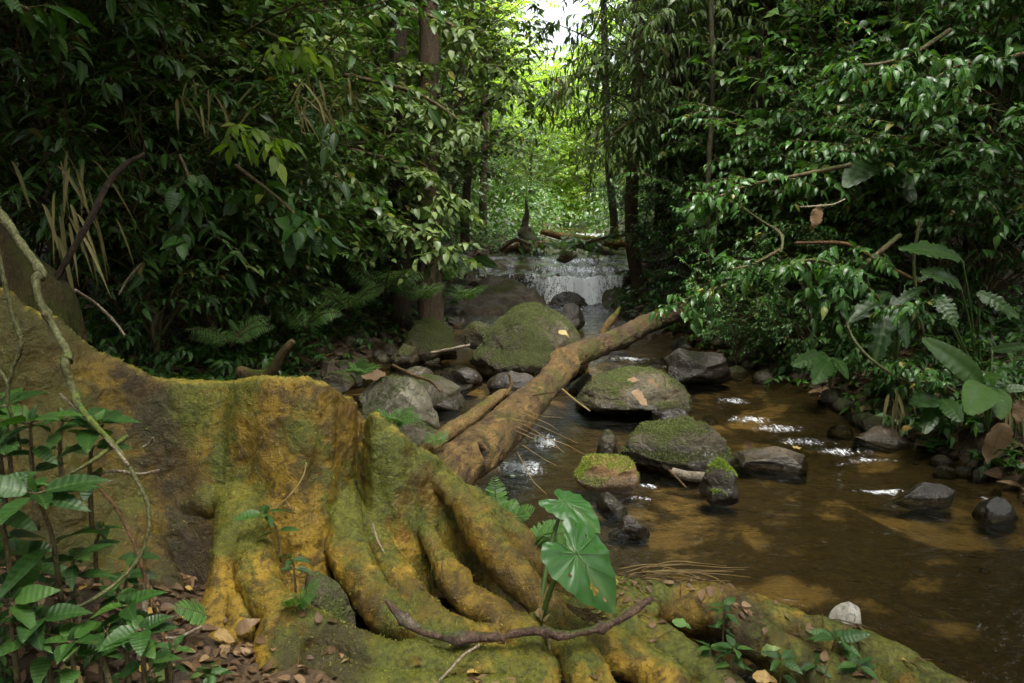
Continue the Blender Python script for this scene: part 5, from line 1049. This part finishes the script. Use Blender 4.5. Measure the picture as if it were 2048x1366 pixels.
hanging_straw('dried brown leaf sheaths hanging at the right edge', 12, 2035, 800, 4.4, .34, .05, 6, arc=.12)

LF['deadl'] = leaf_tpl(.5, 14, .06, .22, 'lance', .07)
# single dead leaves that stand out
def one_leaf(label, px, py, Y, ax, up, size, mat='dead', rnd=.7, tpl='deadl', name='dead_leaf', group=None):
    b = P(px, py, Y=Y); V, Fq, uv = LF[tpl]; Mx = orient(A(*ax)[None], A(*up)[None])[0]*size; Vn = V.copy(); k9 = len(label); Vn[:, 2] += .06*np.sin(V[:, 1]*6 + k9) + .05*np.sin(V[:, 1]*13 + 9*V[:, 0] + k9) + .5*(.3 + .7*math.sin(k9))*V[:, 0]**2*2; Vn[:, 0] *= 1 + .12*np.sin(V[:, 1]*19 + k9)
    o = link(name, Geo().add(Vn@Mx.T, Fq, rnd, uv).mesh(name, M_[mat]), None, tuple(b)); return tag(o, label, 'leaf', group)
one_leaf('large dead brown leaf hanging from a twig on the right', 1640, 414, 4.93, (-.30, -.1, -1), (.1, -1, .1), .16, rnd=.8)
one_leaf('pale curled dead leaf in front of the short dark trunk', 1664, 118, 7.5, (.35, -.1, -.8), (-.2, -1, .2), .11, rnd=.93)
one_leaf('big dry tan leaf hanging over the right shore', 2005, 845, 4.2, (-.25, -.1, -1), (-.2, -1, .1), .26, rnd=.93)
one_leaf('dry tan leaf at the right edge beside the fresh broad-leaved plant', 2044, 800, 4.2, (-.1, -.1, -1), (-.2, -1, .1), .15, rnd=.9)
one_leaf('small bright orange-yellow leaf on the right shore', 1803, 860, 4.85, (.4, -.3, .3), (0, -.8, .7), .07, rnd=.985)
one_leaf('red-brown leaf standing on the dark flat stone', 1490, 882, 4.75, (.35, -.2, -.5), (0, -1, .4), .12, rnd=.5)
one_leaf('yellow leaf stuck on the huge dome boulder', 1117, 660, 6.55, (.5, -.3, -.2), (0, -.7, .8), .11, 'straw', .985)
one_leaf('brown dead leaf lying on the side of the dome boulder', 1118, 690, 6.5, (.2, -.4, -.6), (.2, -.8, .5), .2, rnd=.6)
one_leaf('orange-brown leaf plate among the stones of the left shore', 770, 752, 5.0, (-.6, -.2, .1), (0, -.6, .8), .16, rnd=.8)
one_leaf('largest dead leaf on the humped mossy boulder', 1265, 785, 4.85, (.5, -.5, -.25), (0, -.4, 1), .14, rnd=.93)
one_leaf('dead leaf at the top of the humped mossy boulder', 1255, 758, 5.0, (.7, .1, -.05), (0, -.4, 1), .10, rnd=.85)
one_leaf('narrow dead leaf on the right slope of the humped mossy boulder', 1295, 762, 5.0, (.8, -.1, -.2), (0, -.4, 1), .09, rnd=.75)
one_leaf('yellow-green leaf on the flat dark stone', 1585, 895, 4.7, (.7, .2, 0), (0, -.3, 1), .07, 'straw', .99)
one_leaf('tan leaf on the flat dark stone', 1540, 908, 4.6, (.7, -.2, .05), (0, -.4, 1), .12, rnd=.9)
one_leaf('fallen yellow-brown leaf among the herbs at the bottom left', 130, 1330, 1.62, (.5, -.3, -.5), (0, -.8, .5), .075, 'straw', .985)
one_leaf('pale grey-green fallen leaf at the bottom edge beside the long brown stem', 325, 1310, 1.75, (.1, -.3, -.9), (-.1, -.8, .5), .085, 'pale', .6)
one_leaf('light brown leaf caught in the loop of the arching root', 470, 1262, 1.95, (.6, .1, .3), (0, -.8, .5), .07, rnd=.9)
one_leaf('curled tan leaf lying in the root loop', 430, 1265, 1.93, (.8, -.2, -.15), (0, -.5, .8), .06, rnd=.95)
one_leaf('light green round leaf lying on the roots near the elephant-ear tip', 1345, 1240, 2.2, (.6, -.2, -.1), (0, -.5, .9), .06, 'fern', .9)
one_leaf('crinkled pale leaf among the seedlings on the long root', 1520, 1305, 2.12, (.4, -.2, .3), (0, -.6, .8), .06, 'pale', .9)
one_leaf('cream dead leaf at the bottom edge beside the seedlings', 1505, 1350, 2.0, (.7, -.2, 0), (0, -.6, .8), .07, rnd=.95)
for k, (px, py) in enumerate([(1275, 1262), (1300, 1272), (1325, 1265), (1290, 1288), (1320, 1290), (1345, 1275), (1260, 1275), (1310, 1255)]):
    one_leaf('purple-brown crumpled leaf in the little heap between two roots', px, py, 2.12, (math.cos(k*2.1), math.sin(k*2.1)*.6, .1), (0, -.5, .9), .06, rnd=.25 + .05*k, group='purple-brown leaf heap between the roots')

# ------------------------------------------------------------------ litter, pebbles, ground cover
def bank_points(n, sd, y0, y1, reach):
    r = np.random.default_rng(sd); y = y0 + (y1-y0)*r.random(n)**1.3; l, rr = shore(y); left = r.random(n) < .5; d = reach*r.random(n)**1.5
    return np.where(left, l - d, rr + d), y, r
x, y, r = bank_points(9000, 60, 2.2, 15, 3.5); z = ground_z(x, y) + .012
d = np.stack([r.normal(size=len(x)), r.normal(size=len(x)), .18*r.normal(size=len(x))], -1); up = A(0, 0, 1) + .45*r.normal(size=d.shape)
g = Geo(); g.inst(LF['ovate'], orient(d, up)*(r.uniform(.05, .12, len(x)))[:, None, None], np.stack([x, y, z], -1), r.random(len(x)))
tag(link('fallen_leaves', g.mesh('fallen_leaves', M_['dead'])), None, kind='stuff')
x = rng.uniform(-1.6, .6, 2200); y = rng.uniform(1.2, 2.3, 2200); d = np.stack([rng.normal(size=2200), rng.normal(size=2200), .3*rng.normal(size=2200)], -1)
g = Geo(); g.inst(LF['bigov'], orient(d, A(0, 0, 1) + .5*rng.normal(size=d.shape))*rng.uniform(.02, .05, 2200)[:, None, None], np.stack([x, y, ground_z(x, y)+.012], -1), rng.random(2200))
tag(link('leaf_litter', g.mesh('leaf_litter', M_['dead'])), None, kind='stuff')
g = Geo(); r = np.random.default_rng(71); base_r = [rock_shape((1, 1, .7), 800+k, 9, .6, .1, 2)[:2] for k in range(6)]
for k, (V, Fq) in enumerate(base_r):
    n = 48; y = 2.3 + 8.2*r.random(n); l, rr = shore(y); e = r.random(n); x = np.where(e < .66, l + .05 + r.normal(size=n)*.16, np.where(e < .90, rr - .02 + r.normal(size=n)*.15, l + (rr-l)*r.random(n)))
    s = r.uniform(.02, .075, n)*(1 + .6*(y > 5)); a = r.uniform(0, 6.3, n); z = ground_z(x, y); Z0 = np.zeros(n)
    M = np.stack([np.stack([np.cos(a), -np.sin(a), Z0], -1), np.stack([np.sin(a), np.cos(a), Z0], -1), np.stack([Z0, Z0, Z0+1], -1)], 1)*s[:, None, None]
    g.inst((V, [Fq], np.zeros((len(V), 2))), M, np.stack([x, y, z + s*.25], -1), r.random(n))
tag(link('pebbles', g.mesh('pebbles', rock_mat('pebble_stone', (.035, .028, .016), (.09, .072, .042), .6, (.04, .048, .008), .03, .6))), None, kind='stuff')
# ground cover: small seedlings and sprigs too many to count
gw, gl = Geo(), Geo(); x, y, r = bank_points(2600, 62, 3.2, 18, 3.0); z = ground_z(x, y)
d = np.stack([r.normal(size=len(x))*.5, r.normal(size=len(x))*.5 - .15, np.ones(len(x))], -1)
sprays(np.stack([x, y, z], -1), nrm(d), r.uniform(.12, .42, len(x)), 9, LF['small'], .085, r, gl, gw, .5, .003)
tag(link('undergrowth', gl.mesh('undergrowth', M_['deep'])), None, kind='stuff')
# the forest farther back on both sides, one mass of leaves, and the light green wood closing the gap
def leaf_mass(name, xx, y, z, r, size, mat, nl=14, sd=0):
    gw, gl = Geo(), Geo(); n = len(xx)
    d = nrm(np.stack([r.normal(size=n) - .2*np.sign(xx), r.normal(size=n) - .4, .4*r.normal(size=n)], -1))
    sprays(np.stack([xx, y, z], -1), d, r.uniform(.6, 1.3, n), nl, LF['small'], size, r, gl, gw, .3, .006)
    tag(link(name, gl.mesh(name, M_[mat])), None, kind='stuff')
r = np.random.default_rng(66); n = 9500
side = np.where(r.random(n) < .5, -1, 1); y = r.uniform(10, 34, n); l, rr = shore(y); xx = np.where(side < 0, l - 2.2 - 12*r.random(n)**1.4, rr + 1.8 + 12*r.random(n)**1.4)
leaf_mass('distant_forest', xx, y, ground_z(xx, y) + r.uniform(.1, 9.0, n), r, .20, 'mid')
n = 900; y = r.uniform(13.2, 26, n); l, rr = shore(y); sd_ = np.where(r.random(n) < .5, -1, 1); xx = np.where(sd_ < 0, l - .1 - 2.2*r.random(n)**1.5, rr + .1 + 2.2*r.random(n)**1.5)
leaf_mass('green_undergrowth', xx, y, ground_z(xx, y) + .05 + 1.1*r.random(n)**2, r, .13, 'mid')
n = 6800; y = r.uniform(27, 42, n); xx = r.uniform(-7, 11, n); s_ = xx/y*30
top = np.interp(s_ + .5*fbm(np.stack([s_*1.2, 0*s_, 0*s_], -1), 2, 5), [-.6, .3, .9, 1.9, 2.7, 3.4], [12, 8.4, 6.6, 6.4, 7.6, 12])
leaf_mass('bright_forest', xx, y, .9 + r.random(n)*(top*y/30 - .9), r, .21, 'fresh')

# leafy branches reaching out over the stream, each a thing of its own
def leafy_branch(label, pts, key_tpl, size, mat, n, nl, tl, sd, droop=.3, name='leafy_branch', ldroop=.6):
    r = np.random.default_rng(sd); w = smooth_path(np.array([[*P(a, b, Y=d), q/FPX*d] for a, b, d, q in pts]), 40); b = w[0, :3].copy(); w[:, :3] -= b
    t = thing(name, label, 'branch', tuple(b)); link('stem', tube(w[:, :3], w[:, 3], 7, wob=.2).mesh('stem', twig_m), t)
    i = r.integers(8, 40, n); T = np.gradient(w[:, :3], axis=0)[i]; gw, gl = Geo(), Geo()
    d = nrm(nrm(T)*.6 + nrm(r.normal(size=(n, 3)))*A(.9, .9, .6)); sprays(w[i, :3], d, r.uniform(*tl, n), nl, LF[key_tpl], size, r, gl, gw, droop, .003, ldroop=ldroop)
    link('twigs', gw.mesh('twigs', twig_m), t); link('leaves', gl.mesh('leaves', M_[mat]), t); return t
LB = leafy_branch
LB('glossy leafy branch holding the long arching bare twig', [(1800, 470, 5.4, 5), (1740, 520, 5.2, 5), (1690, 560, 5.0, 4), (1640, 585, 4.9, 3)], 'glossy', .085, 'gloss', 26, 7, (.12, .28), 1)
LB('glossy branch with drooping leaves just under the hanging dead leaf', [(1760, 600, 5.2, 4), (1690, 540, 5.0, 4), (1620, 520, 4.9, 3), (1560, 540, 4.9, 2)], 'glossy', .08, 'gloss', 26, 7, (.12, .26), 2)
LB('glossy twig drooping over the far end of the fallen log', [(1480, 560, 6.6, 4), (1420, 580, 6.4, 3), (1370, 600, 6.2, 3), (1345, 620, 6.1, 2)], 'glossy', .085, 'gloss', 16, 7, (.12, .26), 3)
LB('glossy leaf spray between the bare crooked twig and the log end', [(1560, 500, 6.2, 4), (1500, 530, 6.0, 3), (1450, 540, 5.9, 2)], 'glossy', .08, 'gloss', 18, 7, (.12, .26), 4)
LB('low glossy leaf spray beside the fresh broad-leaved plant', [(1920, 790, 4.9, 3), (1870, 760, 4.8, 3), (1830, 735, 4.7, 2), (1800, 725, 4.7, 2)], 'glossy', .06, 'gloss', 22, 7, (.08, .18), 5)
LB('glossy leaf spray right of the ragged torn leaf', [(1900, 640, 5.2, 3), (1850, 625, 5.0, 3), (1800, 610, 4.9, 2)], 'glossy', .07, 'gloss', 16, 7, (.1, .2), 6)
LB('leafy branch above the pale curled dead leaf', [(1900, 60, 5.6, 5), (1820, 110, 5.4, 4), (1740, 130, 5.3, 3), (1690, 120, 5.2, 2)], 'glossy', .085, 'gloss', 20, 7, (.12, .28), 7)
LB('leafy branch reaching in high at the right edge', [(2100, 90, 5.0, 5), (2000, 120, 4.9, 4), (1920, 130, 4.8, 3), (1850, 170, 4.8, 2)], 'glossy', .085, 'gloss', 24, 7, (.12, .28), 8)
LB('glossy branch across the middle of the right bank', [(1700, 330, 5.9, 5), (1600, 350, 5.7, 4), (1500, 370, 5.6, 3), (1420, 400, 5.6, 2)], 'glossy', .08, 'gloss', 30, 7, (.12, .3), 9)
LB('fresh green leaf spray lit from behind above the dry drooping grass', [(520, 60, 4.6, 4), (570, 80, 4.5, 3), (610, 95, 4.4, 2)], 'big', .12, 'fresh', 7, 5, (.1, .2), 10)
LB('fresh green leaf spray in front of the lance-leaved shrub', [(440, 250, 4.3, 4), (500, 265, 4.2, 3), (550, 280, 4.1, 2)], 'big', .12, 'fresh', 8, 5, (.1, .2), 11)
LB('hanging branch with ribbed leaves over the dark hollow at the left', [(360, 310, 4.0, 3), (378, 360, 3.9, 3), (376, 420, 3.85, 2), (372, 450, 3.85, 2)], 'bigov', .10, 'herb', 9, 5, (.1, .2), 12)
LB('ribbed-leaf branch at the lower edge of the left foliage', [(470, 330, 4.4, 4), (560, 400, 4.3, 3), (610, 450, 4.2, 2)], 'bigov', .11, 'herb', 14, 5, (.12, .25), 13)
LB('dark leaf branch hanging into the top left corner', [(-40, -40, 2.6, 4), (20, 0, 2.6, 3), (60, 20, 2.6, 2)], 'big', .11, 'herb', 5, 4, (.1, .15), 14)

for k, (lab, pts) in enumerate([('pale leafy branch hanging across the top of the straight brown trunk', [(700, -30, 8.4, 5), (800, 10, 8.2, 4), (880, 40, 8.0, 3), (950, 70, 7.9, 2)]),
    ('pale leafy branch crossing the middle of the straight brown trunk', [(690, 150, 8.2, 5), (780, 170, 8.0, 4), (860, 200, 7.9, 3), (930, 250, 7.8, 2)]),
    ('pale leafy branch in front of the lower part of the straight brown trunk', [(700, 300, 7.9, 5), (780, 320, 7.8, 4), (850, 360, 7.7, 3), (910, 420, 7.6, 2)]),
    ('pale leafy branch hiding the foot of the straight brown trunk', [(690, 400, 7.6, 5), (770, 430, 7.5, 4), (840, 470, 7.4, 3), (900, 510, 7.3, 2)]),
    ('pale leafy branch leaning into the bright gap high on its left', [(860, 90, 9.4, 5), (940, 110, 9.2, 4), (1000, 140, 9.0, 3), (1050, 190, 8.9, 2)])]):
    LB(lab, pts, 'ovate', .105, 'pale', 30, 8, (.2, .45), 40+k, .3, ldroop=.35)
LB('narrow-leaved branch drooping into the bright gap from its right', [(1320, 60, 9.2, 5), (1240, 100, 9.0, 4), (1170, 140, 8.9, 3), (1110, 190, 8.8, 2)], 'long', .13, 'olive', 34, 9, (.2, .45), 51, .5, ldroop=.8)
LB('narrow-leaved branch over the slender dark trunk by the waterfall', [(1400, 180, 8.8, 5), (1320, 220, 8.6, 4), (1250, 250, 8.5, 3), (1190, 300, 8.5, 2)], 'long', .13, 'olive', 34, 9, (.2, .45), 52, .5, ldroop=.8)

LB('sprig of small leaves growing over the upturned stump', [(1000, 500, 13.2, 5), (1030, 480, 13.1, 4), (1060, 490, 13.0, 3), (1090, 510, 13.0, 2)], 'small', .12, 'mid', 22, 8, (.2, .45), 61, .4)
LB('sprig of small leaves hanging over the far mossy logs', [(1290, 470, 12.6, 5), (1240, 470, 12.6, 4), (1190, 480, 12.6, 3), (1140, 495, 12.6, 2)], 'small', .12, 'mid', 22, 8, (.2, .45), 62, .4)
for lab, pts, mt in [('thin bare sapling stem right of the glossy bush by the waterfall', [(1420, 560, 8.0, 6), (1416, 380, 8.0, 5), (1425, 180, 8.0, 5), (1420, -60, 8.0, 4)], bark_grey),
    ('pale thin sapling stem between the dead leaf and the big dark trunk', [(1800, 560, 6.9, 4), (1790, 400, 6.9, 4), (1802, 180, 6.9, 3), (1795, -60, 6.9, 3)], bark_grey),
    ('slanting thin stem at the right edge before the big dark trunk', [(1920, 620, 6.3, 5), (1950, 420, 6.3, 4), (2000, 180, 6.3, 4), (2040, -60, 6.3, 3)], bark_m),
    ('thin crooked stem in the dark left undergrowth', [(330, 640, 6.2, 5), (345, 480, 6.2, 4), (325, 260, 6.2, 4), (340, -60, 6.2, 3)], bark_dark)]: trunk_tree(lab, pts, mt, name='sapling', group='thin sapling stems on both banks')

# bits of leaf and twig fallen on the roots
r = np.random.default_rng(91); c = ROOTV[ROOTF].mean(1); N = nrm(np.cross(ROOTV[ROOTF[:, 1]]-ROOTV[ROOTF[:, 0]], ROOTV[ROOTF[:, 2]]-ROOTV[ROOTF[:, 0]]))
w_ = np.clip(N[:, 2]-.45, 0, 1)*(c[:, 2] < .42)*(c[:, 2] > .02)*(c[:, 1] < 2.7)*np.clip(fbm(c*3, 2, 92)+.25, 0, 1); i = r.choice(len(c), 170, p=w_/w_.sum())
d = nrm(np.cross(N[i], r.normal(size=(170, 3)))); g = Geo(); g.inst(LF['bigov'], orient(d, N[i] + .3*r.normal(size=d.shape))*r.uniform(.016, .045, 170)[:, None, None], c[i] + N[i]*.006, r.random(170))
tag(link('leaf_crumbs', g.mesh('leaf_crumbs', M_['dead'])), None, kind='stuff')
i = r.choice(len(c), 90, p=w_/w_.sum()); d = nrm(np.cross(N[i], r.normal(size=(90, 3)))); l = r.uniform(.03, .11, 90)[:, None]
tubes_many(np.stack([c[i]-d*l*.5 + N[i]*.004, c[i] + N[i]*.009, c[i]+d*l*.5 + N[i]*.003], 1), .0022, .0012, 4, g2 := Geo())
tag(link('twig_litter', g2.mesh('twig_litter', brown_stick_m)), None, kind='stuff')

# low leafy cover hiding the soil of the right bank and of the corner in front of the root
def low_cover(name, x, y, h, size, mat, nl, tl, r):
    gw, gl = Geo(), Geo(); n = len(x); d = nrm(np.stack([r.normal(size=n)*.7 - .15, r.normal(size=n)*.6 - .2, .5 + .5*r.random(n)], -1))
    sprays(np.stack([x, y, ground_z(x, y) + h*r.random(n)**1.5], -1), d, r.uniform(*tl, n), nl, LF['glossy'], size, r, gl, gw, .7, .003); tag(link(name, gl.mesh(name, M_[mat])), None, kind='stuff')
r = np.random.default_rng(95); n = 620; y = r.uniform(4.4, 9.5, n); x = shore(y)[1] + .12 + 1.7*r.random(n)**1.4
low_cover('bank_undergrowth', x, y, .35, .075, 'deep', 9, (.15, .42), r)
n = 520; y = r.uniform(3.4, 9, n); x = shore(y)[0] - .25 - 2.2*r.random(n)**1.2
low_cover('shade_undergrowth', x, y, .3, .075, 'deep', 9, (.15, .4), r)
n = 110; y = r.uniform(1.25, 1.75, n); x = r.uniform(-1.25, -.62, n)
low_cover('ground_herbs', x, y, .03, .034, 'herb', 7, (.05, .12), r)
